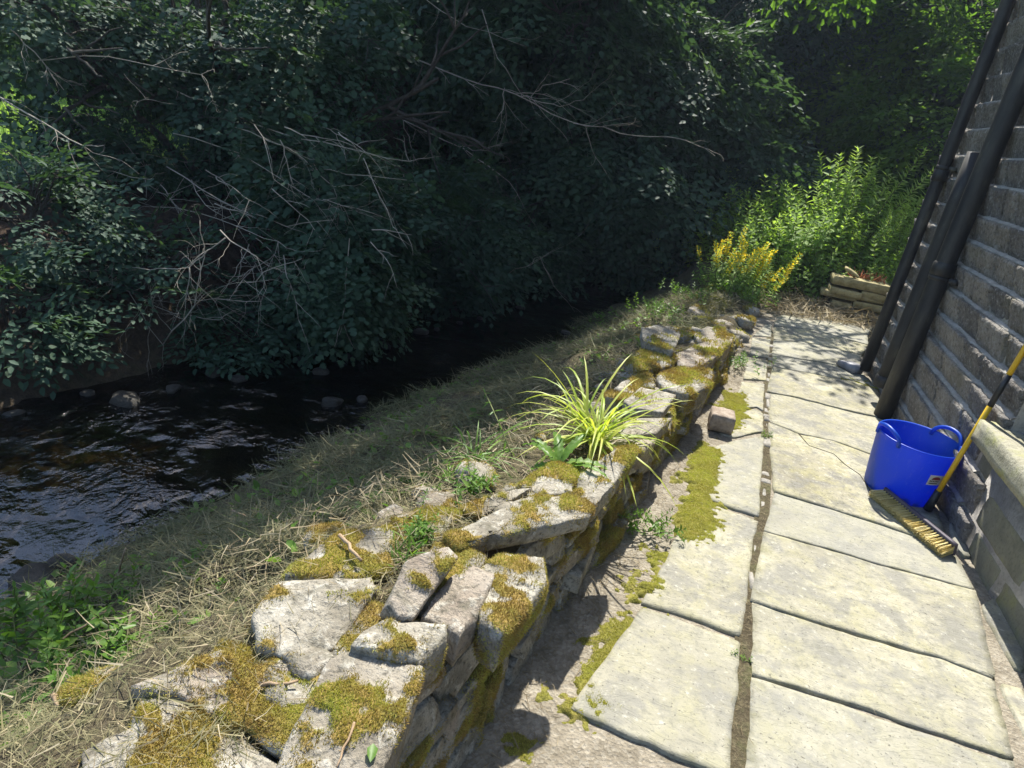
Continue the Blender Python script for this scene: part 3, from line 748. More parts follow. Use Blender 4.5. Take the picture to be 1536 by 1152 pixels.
# ------------------------------------------------------------------ rainwater pipes
def pipe(name, label, x, y, r, z0, z1, brackets, collars, dirx=0):
    o = empty(name, (x, y, z0), label, "pipe", "pipes on the house wall")
    V, F = tube([(x, y, z) for z in np.linspace(z0, z1, 6)], r, 24)
    build("pipe_shaft", V, F, M['pipe'], o, True)
    for z in collars:
        V, F = lathe([(r*1.0, 0), (r*1.16, .004), (r*1.16, .075), (r*1.0, .085)], 24, (x, y, z)); build("collar", V, F, M['pipe'], o, True)
    for z in brackets:
        b = MB(); V, F = lathe([(r*1.02, 0), (r*1.12, .002), (r*1.12, .028), (r*1.02, .03)], 24, (x, y, z)); b.add(V, F)
        for s in (-1, 1):
            b.add(*box(x+r*.6, HX+.0, y+s*r*1.1-.012*(1-s)-.0, y+s*r*1.1+.012*(1+s)+.0, z, z+.03))
            b.add(*box(HX-.045, HX-.015, min(y+s*r, y+s*r*1.75), max(y+s*r, y+s*r*1.75), z-.002, z+.032))
        b.build("bracket", M['pipe'], o)
    return o
p2 = pipe("downpipe", "thick black downpipe nearest the blue tub, in front on the house wall", 1.372, 4.76, .057, -.02, 3.9, [.98, 2.9], [1.01])
p3 = pipe("downpipe", "shorter black pipe stub half hidden behind the thick near downpipe", 1.380, 5.05, .055, .16, 1.75, [], [.13])
p1 = pipe("downpipe", "thinner black downpipe farthest away, ending in a grey shoe on the flags", 1.382, 5.68, .043, .05, 3.9, [1.62, 3.2], [1.54])
for o in (p1, p2, p3): del o['group']
# grey shoe lying at the foot of the far pipe
b = MB(); c = gz(1275, 548, .03)
A = np.array([1.34, 5.66, .07]); Bq = np.array([c[0]-.05, c[1]+.02, .02])
def frus(a, wa, ha, b_, wb, hb, side):
    V = []
    for p, w_, h_ in ((a, wa, ha), (b_, wb, hb)):
        V += [p-side*w_, p+side*w_, p+side*w_*.85+np.array([0, 0, h_]), p-side*w_*.85+np.array([0, 0, h_])]
    return np.array(V), [(3,2,1,0), (4,5,6,7), (0,1,5,4), (1,2,6,5), (2,3,7,6), (3,0,4,7)]
side = norm(np.cross(norm(Bq-A), np.array([0, 0, 1.])))
b.add(*frus(A-np.array([0, 0, .06]), .05, .07, Bq, .075, .035, side))
b.build("shoe", M['grey'], p1, label="grey plastic outlet shoe")

# ------------------------------------------------------------------ the blue tub
TC = np.array([1.245, 3.60, .008])
tub = empty("builders_tub", TC, "blue flexible plastic tub with two loop handles beside the house wall", "tub")
n = 64; prof = [(.0, .003), (.158, .003), (.166, .008), (.170, .03), (.186, .16), (.201, .30), (.204, .318), (.207, .324), (.2045, .328), (.199, .322), (.183, .16), (.164, .03), (.158, .014), (.0, .012)]
V, F = lathe(prof, n, (0, 0, 0))
rr = np.hypot(V[:, 0], V[:, 1]); ang = np.arctan2(V[:, 1], V[:, 0])
lean = V[:, 2]/.33
V[:, 0] *= 1-.02*lean; V[:, 1] *= 1+.0*lean
build("body", V+TC, F, M['tub'], tub, True, origin=TC)
for sgn, th in ((1, math.radians(205)), (1, math.radians(35))):
    d = np.array([math.cos(th), math.sin(th), 0]); tq = np.array([-d[1], d[0], 0])
    pts = []
    for t in np.linspace(0, 1, 15):
        a = math.pi*t; pts.append(TC+d*(.201+.004*math.sin(a))+tq*(.085*math.cos(a))+np.array([0, 0, .30+.072*math.sin(a)**.7])-d*.02*abs(math.cos(a))**3)
    V, F = tube(pts, .0105, 10); build("handle", V, F, M['tub'], tub, True)
# sticker facing the path
th0 = math.radians(-62)
def tubpt(th, z, e): r = np.interp(z, [.03, .16, .30], [.170, .186, .201])+e; return TC+np.array([r*math.cos(th), r*math.sin(th), z])
def patch(t0, t1, z0, z1, e, k=6, fz=None):
    V = []; F = []
    for i in range(k+1):
        t = t0+(t1-t0)*i/k; a, b_ = (z0, z1) if fz is None else fz(i/k)
        V += [tubpt(t, a, e), tubpt(t, b_, e)]
    F = [(2*i, 2*i+2, 2*i+3, 2*i+1) for i in range(k)]; return np.array(V), F
st = build("sticker", *patch(th0-.24, th0+.24, .155, .215, .0015), M['sticker'], tub)
build("print", *patch(th0-.17, th0+.10, .188, .206, .0025, 10, lambda u: (.188, .188+.018*math.sin(math.pi*min(1, max(0, u)))**.5)), M['inkr'], st)
mbp = MB()
for i in range(6):
    mbp.add(*patch(th0-.19+i*.045, th0-.16+i*.045, .175, .184, .0025, 1))
mbp.add(*patch(th0-.19, th0+.06, .163, .169, .0025, 4)); mbp.build("lettering", M['inkd'], st)
# sweepings in the tub
mb = MB()
for i in range(40):
    r = random.uniform(0, .14); a = random.uniform(0, 6.28); L = random.uniform(.01, .03)
    q = np.array([(math.cos(b)*L, math.sin(b)*L) for b in np.arange(5)*1.257])
    V, F = stone_mesh(q, L, 3, 1, .004, .003, .1, i); mb.add(V+TC+np.array([r*math.cos(a), r*math.sin(a), .05+random.uniform(0, .05)]), F)
rub = empty("sweepings", TC+np.array([0, 0, .02]), "grey stony sweepings lying in the blue tub", "rubble", kind='stuff')
mb.build("rubble", M['joint'], rub, kind='stuff')

# ------------------------------------------------------------------ the broom
BA, BB = np.array([1.155, 3.455, .0]), np.array([1.385, 3.05, .0])     # head, far end and near end (on the ground)
broom = empty("broom", (BA+BB)/2, "wide broom with yellow handle leaning on the wall beside the blue tub", "broom")
ax = norm(BB-BA); out = norm(np.cross(ax, np.array([0, 0, 1.])))          # towards the path
if out[0] > 0: out = -out
bd = norm(out*.95+np.array([0, 0, -.22])); tv = norm(np.cross(bd, ax)); tv = tv if tv[2] > 0 else -tv
C0 = (BA+BB)/2+np.array([0, 0, .050])-out*(-.0)
Lh = np.linalg.norm(BB-BA)/2
V, F = stone_mesh(np.array([(-Lh, -.03), (Lh, -.03), (Lh, .03), (-Lh, .03)]), .022, 12, 2, .0006, .005, .0, 1, .0)
Mx = np.eye(4); Mx[:3, 0] = ax; Mx[:3, 2] = -bd; Mx[:3, 1] = np.cross(-bd, ax); Mx[:3, 3] = C0-bd*.0
V = V@Mx[:3, :3].T+Mx[:3, 3]
build("head", V, F, M['broomwood'], broom)
nb = 5200
u = rng.uniform(-Lh*.985, Lh*.985, nb); vv = rng.uniform(-.020, .020, nb)
u = (np.round(u/.018)*.018*.75+u*.25); 
base = C0+u[:, None]*ax+vv[:, None]*tv+bd*.018
dirn = norm(bd+tv*(vv[:, None]*-2.)+ax*(u[:, None]/Lh*.14)+rng.normal(0, .05, (nb, 3)))
S = rng.uniform(.070, .082, nb)
tvv = np.array([(-.016, 0, 0), (.016, 0, 0), (.012, 1, 0), (-.012, 1, 0)])
v, f, a = scatter(tvv, np.array([[0, 1, 2, 3]]), frames(dirn, rng.normal(0, 1, (nb, 3))), base, S)
build("bristles", v, f, M['bristle'], broom, attrs={"rnd": a}, kind='stuff')
hb = np.array([1.352, 3.42, .075]); ht = gx(1536, 525, 1.405); hd = norm(ht-hb)
def rod(name, a, b_, r, mat): 
    V, F = tube([hb+hd*a, hb+hd*(a+b_)/2, hb+hd*b_], r, 14); return build(name, V, F, mat, broom, True)
V, F = tube([hb-hd*.045, hb+hd*.0, hb+hd*.075], [.022, .019, .0165], 12); build("socket", V, F, M['black'], broom, True)
Lg = np.linalg.norm(gx(1478, 618, 1.388)-hb)
tz = lambda px, py: np.linalg.norm(gx(px, py, 1.39)-hb)
rod("handle", .06, tz(1486, 600)+.005, .0125, M['handle']); rod("grip", tz(1486, 600)-.02, tz(1507, 566)+.02, .0138, M['black']); rod("handle", tz(1507, 566), 1.32, .0125, M['handle'])

# ------------------------------------------------------------------ loose brick on the path
bq = ground_poly([(1057, 655), (1094, 664), (1098, 642), (1062, 634)], .0)
c = bq.mean(0); a0 = norm(np.array([*(gz(1094, 664)[:2]-gz(1057, 655)[:2])]))
V, F = stone_mesh(np.array([(-.068, -.07), (.068, -.07), (.066, .07), (-.068, .07)]), .105, 10, 3, .004, .007, .0, 77, .2)
lb = put_stone("loose_brick", V, F, orient((c[0]+.0, c[1]+.045, .118), (0.02, -.03, 1), (a0[0], a0[1], 0)), M['brick'], None, .5, False)
props(lb, "single loose square brick standing on the path by the low wall", "brick")

# ------------------------------------------------------------------ stone planter at the path end
PO = np.array([1.62, 7.95, 0]); pl = empty("stone_planter", PO, "small planter of stacked flat yellow stones at the path end", "planter")
rowz = .0; k = 0
for rw, hgt in enumerate((.075, .085, .065, .085, .10)):
    xs = [1.2 if rw in (1, 2) else 1.28]+([random.uniform(1.42, 1.7)] if rw < 4 else [])+[1.90]
    if rw < 2: xs[0] = 1.35
    for xa, xb in zip(xs[:-1], xs[1:]):
        if xb-xa < .1: continue
        q = np.array([(xa+.006, 7.88), (xb-.006, 7.88), (xb-.008, 8.1), (xa+.008, 8.1)])+np.random.RandomState(k).uniform(-.014, .014, (4, 2))
        V, F = stone_mesh(q, hgt-.006, 10, 2, .006, .003, .0, 700+k, .4, 0, 16)
        put_stone("stone", V, F, orient((0, 0, rowz+hgt), (random.gauss(0, .015), 0, 1), (1, 0, 0)), M['bedstone'], pl, -1.); k += 1
    V, F = stone_mesh(np.array([(1.74, 8.12), (1.89, 8.11), (1.90, 8.6), (1.75, 8.6)]), hgt-.01, 6, 2, .008, .01, 0, 740+k)
    put_stone("stone", V, F, orient((0, 0, rowz+hgt), (0, 0, 1), (1, 0, 0)), M['bedstone'], pl, -1.)
    rowz += hgt
V, F = box(1.3, 1.86, 8.02, 8.62, 0, rowz-.02); MB().add(V, F).build("planter_soil", M['earth'], pl)
V, F = stone_mesh(np.array([(-.09, -.04), (.09, -.05), (.07, .05), (-.08, .05)]), .035, 6, 2, .006, .008, .1, 771)
slo = put_stone("stone", V, F, orient((1.47, 7.98, rowz+.07), (.45, -.1, 1), (1, .1, 0)), M['bedstone'], None, -1., False)
props(slo, "thin tilted stone flake lying on top of the small planter", "stone")
slo.name = "stone_flake"

# ------------------------------------------------------------------ leaf templates and plants
OVAL = np.array([(0, 0, 0), (-.26, .35, .05), (-.2, .72, .03), (0, 1, -.06), (.2, .72, .03), (.26, .35, .05), (0, .5, -.01)])
OVALF = np.array([(0, 6, 1), (1, 6, 2), (2, 6, 3), (3, 6, 4), (4, 6, 5), (5, 6, 0)])
OVAL4 = np.array([(0, 0, 0), (-.27, .35, .06), (-.17, .75, .03), (0, 1, -.06), (.17, .75, .03), (.27, .35, .06)]); OVAL4F = np.array([(0, 3, 2), (0, 2, 1), (0, 5, 4), (0, 4, 3)])
DIA = np.array([(0, 0, 0), (-.3, .48, .07), (0, 1, -.04), (.3, .48, .07)]); DIAF = np.array([(0, 2, 1), (0, 3, 2)])
_lb = [(0, 0), (-.44, .32), (-.22, .48), (-.36, .72), (0, 1), (.36, .72), (.22, .48), (.44, .32)]
LOBE = np.array([(x, y, .10*abs(x)) for x, y in _lb]); LOBEF = np.array([(0, 2, 1), (0, 4, 2), (2, 4, 3), (0, 6, 4), (4, 6, 5), (0, 7, 6)])
LAN = np.array([(0, 0, 0), (-.13, .3, .03), (0, 1, -.12), (.13, .3, .03)]); LANF = np.array([(0, 2, 1), (0, 3, 2)])
def spray(n, leafV, leafF, ll, spread=1.0, flat=.35, seed=0, terminal=True):
    """a twig of unit length along +Y with n leaves set alternately; returns a template"""
    r = np.random.default_rng(seed); t = np.linspace(.12, 1, n); sgn = np.where(np.arange(n) % 2, 1, -1)
    a = sgn*r.uniform(.6, 1.25, n)*spread*(1-.5*t**3)
    d = np.stack([np.sin(a), np.cos(a), r.normal(-.12, .2, n)], 1)
    P = np.stack([r.normal(0, .015, n), t, -.22*t**2+r.normal(0, .02, n)], 1)
    up = np.stack([r.normal(0, flat, n), r.normal(0, flat, n), np.ones(n)], 1)
    v, f, a_ = scatter(leafV, leafF, frames(d, up), P, ll*r.uniform(.75, 1.2, n), None, r.random(n))
    tv, tf = tube([(0, 0, 0), (0, .5, -.055), (0, 1, -.22)], [.008, .006, .003], 3, False)
    tf = tri(tf)
    if not terminal: return v, f, a_
    if f.shape[1] == 3:
        return np.concatenate([v, tv]), np.concatenate([f, tf+len(v)]), np.concatenate([a_, np.full(len(tv), .1)])
def fan(n, leafV, leafF, ll, seed, side=4):
    """a branched flat spray: a twig with side twigs"""
    r = np.random.default_rng(seed); parts = []
    parts.append(spray(n, leafV, leafF, ll, 1, .35, seed))
    for i in range(side):
        t = (i+1)/(side+1.2); sg = 1 if i % 2 else -1
        v, f, a = spray(max(4, int(n*(.75-.4*t))), leafV, leafF, ll/(.62-.25*t), 1, .35, seed*7+i, False)
        s = .62-.25*t; an = sg*r.uniform(.5, .95); c_, s_ = math.cos(an), math.sin(an)
        R = np.array([[c_, s_, 0], [-s_, c_, 0], [0, 0, 1]])
        parts.append((v*s@R.T+np.array([0, t, -.22*t*t]), f, a))
    return join(parts)
def place(tmpl, P, D, S, up=None, rb=None):
    """scatter several templates; rb gives each copy's own tint"""
    out = []; n = len(P); w_ = rng.integers(0, len(tmpl), n)
    if up is None: up = np.tile(np.array([0, 0, 1.]), (n, 1))+rng.normal(0, .3, (n, 3))
    if rb is None: rb = rng.random(n)
    R = frames(D, up)
    for i, (v, f, a) in enumerate(tmpl):
        k_ = w_ == i
        if k_.sum(): 
            V_, F_, A_ = scatter(v, f, R[k_], P[k_], S[k_], a, rb[k_]); out.append((V_, F_, A_))
    return join(out)
def wander(p, d, L, n, jit, grav=0., r=random):
    pts = [np.array(p, float)]; d = norm(np.array(d, float))
    for i in range(n):
        d = norm(d+np.array([r.gauss(0, jit), r.gauss(0, jit), r.gauss(0, jit)-grav])); pts.append(pts[-1]+d*L/n)
    return np.array(pts)
def twiggy(mb, p, d, L, r0, depth, jit=.16, grav=.02, nsub=4, n=8, ends=None):
    pts = wander(p, d, L, n, jit, grav); mb.add(*tube(pts, np.linspace(r0, r0*.35, n+1), 5 if r0 > .006 else 4, False))
    if ends is not None: ends.append((pts[-1], norm(pts[-1]-pts[-2])))
    if depth:
        for i in range(nsub):
            j = random.randint(2, n); dd = norm(pts[j]-pts[j-1])
            sd = norm(dd+np.array([random.gauss(0, .75), random.gauss(0, .75), random.gauss(0, .6)]))
            twiggy(mb, pts[j], sd, L*random.uniform(.3, .6), r0*.55, depth-1, jit*1.15, grav, nsub, max(5, n-2), ends)
FAN_B = [fan(11, DIA, DIAF, .16, s, 4) for s in (1, 2, 3, 4)]          # beech sprays
FAN_H = [fan(8, LOBE, LOBEF, .19, s, 3) for s in (5, 6, 7)]           # hawthorn sprays
FAN_O = [fan(8, OVAL4, OVAL4F, .18, s, 3) for s in (8, 9, 10)]          # nearer beech sprays
def ellipsoid_pts(c, r, n, inner=.55, noise_s=1.1, thr=.42, seed=0):
    d = norm(rng.normal(0, 1, (n*2, 3))); q = rng.uniform(inner, 1, (n*2, 1))**.6
    P = np.array(c)+d*q*np.array(r)
    k = fbm(P*noise_s, seed, 3) > thr
    P, d = P[k][:n], d[k][:n]
    return P, d
def crown(P, d, tmpl, smin, smax, droop, outw=1.0):
    D = norm(d*np.array([outw, outw, .45*outw])+rng.normal(0, .35, P.shape)+np.array([0, 0, -droop]))
    S = rng.uniform(smin, smax, len(P)); rb = np.clip(fbm(P*1.7, 5, 3)*1.6-.3+rng.normal(0, .12, len(P)), 0, 1)
    return place(tmpl, P, D, S, None, rb)
def tree(name, base, top, r0, lobes, ntot, tmpl, smin, smax, droop, mat, label, group=None, thr=.42, inner=.5, limbs=True):
    """tapered trunk with limbs reaching into the crown's lobes (centre, radii)"""
    base = np.array(base, float); base[2] = H(base[0], base[1])-.1 if base[2] is None or np.isnan(base[2]) else base[2]
    t = empty(name, base, label, "tree", group)
    mb = MB(); tp = np.array(top, float); mid = (base+tp)/2+np.array([random.gauss(0, .15), random.gauss(0, .15), 0])
    pts = bez(base, mid, tp, 9); mb.add(*tube(pts, np.linspace(r0, r0*.3, 9)*np.concatenate([[1.35, 1.1], np.ones(7)]), 10))
    if limbs:
        for (c, r) in lobes:
            c = np.array(c, float); st = pts[random.randint(3, 7)]
            q = bez(st, (st+c)/2+np.array([0, 0, .35]), c, 7); mb.add(*tube(q, np.linspace(r0*.4, r0*.08, 7), 7))
            for _ in range(7):
                twiggy(mb, q[random.randint(3, 6)], rng.normal(0, 1, 3)*np.array([1, 1, .4]), float(np.mean(r))*.95, r0*.09, 1, .12, .03, 3, 6)
    mb.build("trunk", M['bark'], t, True)
    vol = np.array([np.prod(r)**(2/3) for c, r in lobes]); vol = vol/vol.sum(); parts = []
    for i, (c, r) in enumerate(lobes):
        P, d = ellipsoid_pts(c, r, int(ntot*vol[i]), inner, 1.1, thr, i*3+int(abs(base[0])*7))
        parts.append(crown(P, d, tmpl, smin, smax, droop))
    v, f, a = join(parts)
    build("crown", v, f, mat, t, attrs={"rnd": a}); return t
NAN = float('nan')

# -- the beech that droops over the stream ahead
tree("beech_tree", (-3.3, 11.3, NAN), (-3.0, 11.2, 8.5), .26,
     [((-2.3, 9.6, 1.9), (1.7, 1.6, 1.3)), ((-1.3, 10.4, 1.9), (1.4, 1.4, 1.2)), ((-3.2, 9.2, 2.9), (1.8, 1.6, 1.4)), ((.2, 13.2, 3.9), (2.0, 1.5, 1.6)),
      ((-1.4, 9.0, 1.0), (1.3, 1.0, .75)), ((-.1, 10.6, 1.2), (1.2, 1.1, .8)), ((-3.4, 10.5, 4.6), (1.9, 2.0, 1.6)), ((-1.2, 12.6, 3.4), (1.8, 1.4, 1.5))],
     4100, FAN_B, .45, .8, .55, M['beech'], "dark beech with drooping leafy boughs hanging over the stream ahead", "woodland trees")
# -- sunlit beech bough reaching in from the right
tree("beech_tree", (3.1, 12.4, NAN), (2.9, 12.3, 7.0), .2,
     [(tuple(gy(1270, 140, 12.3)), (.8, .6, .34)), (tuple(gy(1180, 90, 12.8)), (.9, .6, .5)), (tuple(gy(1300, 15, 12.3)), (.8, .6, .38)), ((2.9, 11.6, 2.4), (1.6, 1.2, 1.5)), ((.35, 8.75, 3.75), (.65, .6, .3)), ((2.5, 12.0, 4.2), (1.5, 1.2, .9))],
     1500, FAN_O, .4, .65, .35, M['lit'], "beech behind the thicket with bright sunlit leaf sprays", "woodland trees", .33)
# -- woodland behind: three crowns built once and copied with their trunks
protos = []
for i in range(3):
    L = [((random.uniform(-1.2, 1.2), random.uniform(-1.2, 1.2), z), (random.uniform(1.6, 2.3), random.uniform(1.6, 2.3), random.uniform(1.2, 1.7))) for z in (1.2, 2.2, 3.4, 4.6, 6.0, 7.2)]
    protos.append((L, i))
WOOD = [(-6.5, 14, 1.0), (-4.6, 16, 1.1), (-1.5, 18.5, .95), (1.2, 20.5, .95), (5.2, 14.2, 1.0), (5.6, 16, 1.15), (-9.0, 15.5, 1.1), (3.6, 23.5, 1.3), (-.2, 24, 1.3), (-3.6, 21, 1.4),
        (-8, 20, 1.3), (7.5, 13, 1.0), (-11.5, 19.5, 1.2), (9, 19, 1.3), (-6.9, 10.8, .8), (6.3, 21, 1.4), (-13, 25, 1.4), (-5, 26, 1.5), (-14.5, 16.5, 1.1), (-18, 15.5, 1.2), (-20, 20, 1.4), (-11.8, 13.2, .9)]
wl = ["dark woodland tree", "mid-green woodland tree", "dense woodland tree"]
src = []
for i, (x, y, s) in enumerate(WOOD):
    lab = "dense dark tree in the woodland behind the stream"
    if i < 3:
        L, _ = protos[i]; z0 = float(H(x, y))
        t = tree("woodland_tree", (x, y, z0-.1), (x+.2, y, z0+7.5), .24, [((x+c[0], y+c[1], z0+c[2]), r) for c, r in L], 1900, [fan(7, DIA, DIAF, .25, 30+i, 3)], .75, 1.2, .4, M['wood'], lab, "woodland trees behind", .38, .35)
        src.append(t)
    else:
        s0 = src[i % 3]; t = s0.copy(); COL.objects.link(t); t.location = (x, y, float(H(x, y))-.1); t.rotation_euler = (0, 0, i*1.3); t.scale = (s, s, s)
        for ch in list(s0.children):
            c_ = ch.copy(); COL.objects.link(c_); c_.parent = t

# -- shrubs under the trees on the far bank, low fill above the stream
def shrub(name, c, r, n, tmpl, smin, smax, droop, mat, label, cat="shrub", group=None, thr=.4, inner=.2):
    c = np.array(c, float); b0 = np.array([c[0], c[1], float(H(c[0], c[1]))-.05])
    t = empty(name, b0, label, cat, group); mb = MB()
    for i in range(6):
        twiggy(mb, b0, np.array([random.gauss(0, .5), random.gauss(0, .5), 1.]), float(r[2])*1.3, .014, 2, .1, .0, 4, 7)
    mb.build("branches", M['bark'], t)
    P, d = ellipsoid_pts(c, r, n, inner, 1.6, thr, int(abs(c[0]*13+c[1]*7)))
    v, f, a = crown(P, d, tmpl, smin, smax, droop); build("foliage", v, f, mat, t, attrs={"rnd": a}); return t
for i, (c, r, n) in enumerate([((-2.9, 6.6, .2), (.8, .9, .75), 420), ((-2.5, 8.2, .1), (.8, .8, .7), 380), ((-5.2, 8.0, .9), (1.1, 1.2, 1.0), 400), ((-.9, 9.6, .0), (.7, .8, .6), 300),
                               ((-4.0, 9.6, .7), (1.2, 1.0, 1.), 400), ((.4, 11.3, .5), (1.1, .8, .9), 330), ((-6.6, 7.6, 1.0), (1.0, 1.0, 1.0), 330), ((-9.8, 11.5, 1.2), (1.3, 1.2, 1.2), 330)]):
    shrub("bank_shrub", c, r, n, FAN_B, .35, .6, .4, M['beech'], ["dark shrub hanging over the middle of the stream below the dead bough", "dark shrub at the far bend of the stream", "shaded shrub deep in the wood behind the hawthorn",
          "low dark shrub where the stream meets the thicket", "leafy shrub under the drooping beech boughs", "dark shrub filling the gap behind the nettles", "shrub at the far left behind the bare twigs", "big shrub against the bright meadow at the upper left"][i], "shrub", "shrubs on the far bank")

# -- alder on the far bank whose crown hangs over the stream above the picture and shades the bank
tree("alder_tree", (-4.6, 8.6, NAN), (-3.6, 8.0, 6.6), .2,
     [((-2.35, 5.6, 4.9), (.75, 1.1, .6)), ((-2.15, 7.0, 5.2), (.85, 1.1, .6)), ((-2.65, 8.4, 5.0), (.9, 1.0, .7)), ((-2.15, 4.7, 4.2), (.5, .7, .4)), ((-1.55, 8.3, 5.6), (.7, .8, .5))],
     980, FAN_O, .4, .65, .3, M['beech'], "leaning alder on the far bank, its crown over the stream", "woodland trees", .40)

# -- hawthorn thicket at the left, hanging to the water
hc = gy(300, 250, 5.4)
haw = empty("hawthorn", (-4.6, 5.2, float(H(-4.6, 5.2))), "hawthorn thicket with grey bare twigs hanging over the stream at the left", "tree")
HL = [((500, 420), 4.4, (.36, .35, .52), 260), ((545, 330), 4.7, (.34, .4, .5), 200), ((480, 270), 4.9, (.55, .5, .5), 300), ((400, 120), 5.2, (.85, .6, .62), 420), ((230, 70), 5.2, (.9, .7, .55), 380),
      ((480, 20), 5.6, (.7, .6, .5), 260), ((180, 210), 4.8, (.75, .6, .3), 200), ((60, 40), 4.4, (.7, .5, .5), 220), ((330, 230), 5.3, (.8, .5, .45), 240), ((560, 440), 4.6, (.2, .25, .35), 70)]
parts = []; mb = MB(); hroot = np.array([-4.6, 5.2, float(H(-4.6, 5.2))])
for i in range(5):
    twiggy(mb, hroot+rng.normal(0, .12, 3)*np.array([1, 1, 0]), np.array([random.gauss(.2, .45), random.gauss(-.1, .35), 1.]), 2.4, .045, 2, .12, .0, 5, 9)
for (px, Y, r, n_) in HL:
    c = gy(*px, Y); q = bez(hroot+np.array([0, 0, .8]), (hroot+c)/2+np.array([0, 0, .9]), c, 8); mb.add(*tube(q, np.linspace(.03, .006, 8), 6))
    for _ in range(6): twiggy(mb, q[random.randint(3, 7)], rng.normal(0, 1, 3)+np.array([.6, -.5, -.2]), float(np.mean(r))*1.3, .007, 1, .14, .04, 4, 7)
    P, d = ellipsoid_pts(c, r, n_, .15, 2.2, .40, int(px[0])); parts.append(crown(P, d, FAN_H, .2, .36, .5))
mb.build("branches", M['bark'], haw)
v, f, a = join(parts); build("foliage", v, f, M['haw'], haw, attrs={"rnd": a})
# bare twigs (start depth, end depth, outline)
TW = [(3.6, 3.5, .011, [(-30, 128), (0, 146), (62, 182), (125, 219), (155, 218)]), (3.5, 3.4, .008, [(338, 357), (312, 375), (284, 401), (225, 405), (172, 401)]), (3.42, 3.4, .007, [(284, 401), (281, 437)]),
      (3.6, 3.4, .008, [(125, 404), (193, 437), (245, 518)]), (3.4, 3.55, .008, [(245, 516), (292, 458), (307, 385), (300, 330)]), (3.5, 3.5, .007, [(330, 345), (385, 385), (400, 432)]), (3.6, 3.5, .006, [(370, 424), (410, 402), (453, 388)]),
      (3.6, 3.6, .006, [(260, 452), (320, 448), (392, 452)]), (4.2, 4.0, .008, [(0, 110), (31, 94), (104, 86), (193, 91), (302, 112)]), (3.9, 4.0, .009, [(10, 39), (52, 78), (96, 135)]),
      (4.1, 3.9, .007, [(52, 237), (146, 255), (224, 269)]), (4.8, 4.4, .009, [(240, 130), (312, 151), (417, 198), (520, 222), (614, 242)]), (4.6, 4.4, .007, [(360, 290), (440, 250), (520, 262), (610, 270)]), (4.2, 4.2, .007, [(420, 210), (430, 240), (440, 278)]),
      (4.4, 4.1, .008, [(250, 250), (330, 300), (430, 340), (500, 330)]), (4.3, 4.0, .007, [(200, 300), (300, 320), (380, 350), (430, 372)]), (4.5, 4.2, .007, [(330, 330), (430, 290), (490, 300), (560, 320)]), (4.2, 3.8, .008, [(0, 380), (40, 385), (75, 340), (90, 300)]),
      (3.9, 3.8, .006, [(0, 470), (30, 445), (70, 460)]), (3.7, 3.5, .006, [(130, 430), (150, 400), (175, 370)]), (4.6, 4.3, .006, [(460, 230), (495, 290), (490, 320)]), (3.6, 3.5, .006, [(193, 437), (260, 470), (330, 480)]), (3.5, 3.4, .006, [(150, 455), (160, 420), (172, 380)]),
      (4.5, 4.3, .006, [(350, 190), (430, 220), (500, 280), (520, 340)]), (4.5, 4.2, .007, [(260, 200), (360, 230), (470, 300)]), (3.6, 3.4, .006, [(220, 520), (228, 470), (232, 420)])]
def pxline(d0, d1, pts, jit=.01, sub=3):
    n_ = len(pts); out = []
    q = [gy(p[0], p[1], d0+(d1-d0)*i/(n_-1)) for i, p in enumerate(pts)]
    for i in range(n_-1):
        for j in range(sub): out.append(q[i]+(q[i+1]-q[i])*j/sub+rng.normal(0, jit, 3)*(j > 0))
    return np.array(out+[q[-1]])
for d0, d1, r, pts in TW:
    L = pxline(d0, d1, pts); mb = MB(); mb.add(*tube(L, np.linspace(r, r*.45, len(L))*.62, 6))
    for _ in range(int(3+len(L)*.5)):
        j = random.randint(1, len(L)-1); dd = norm(L[j]-L[j-1])
        twiggy(mb, L[j], dd+np.array([random.gauss(0, .6), random.gauss(0, .6), random.gauss(-.1, .5)]), random.uniform(.12, .42), r*.28, 1, .17, .01, 2, 7)
    mb.build("bare_twig", M['twig'], haw)
mb = MB()
for i in range(55):
    c = gy(random.uniform(60, 560), random.uniform(150, 420), random.uniform(4.0, 5.0))
    twiggy(mb, c, np.array([random.gauss(.7, .4), random.gauss(-.4, .4), random.gauss(-.15, .35)]), random.uniform(.3, .8), .0045, 1, .1, .02, 3, 8)
mb.build("fine_twigs", M['twig'], haw, kind='stuff')
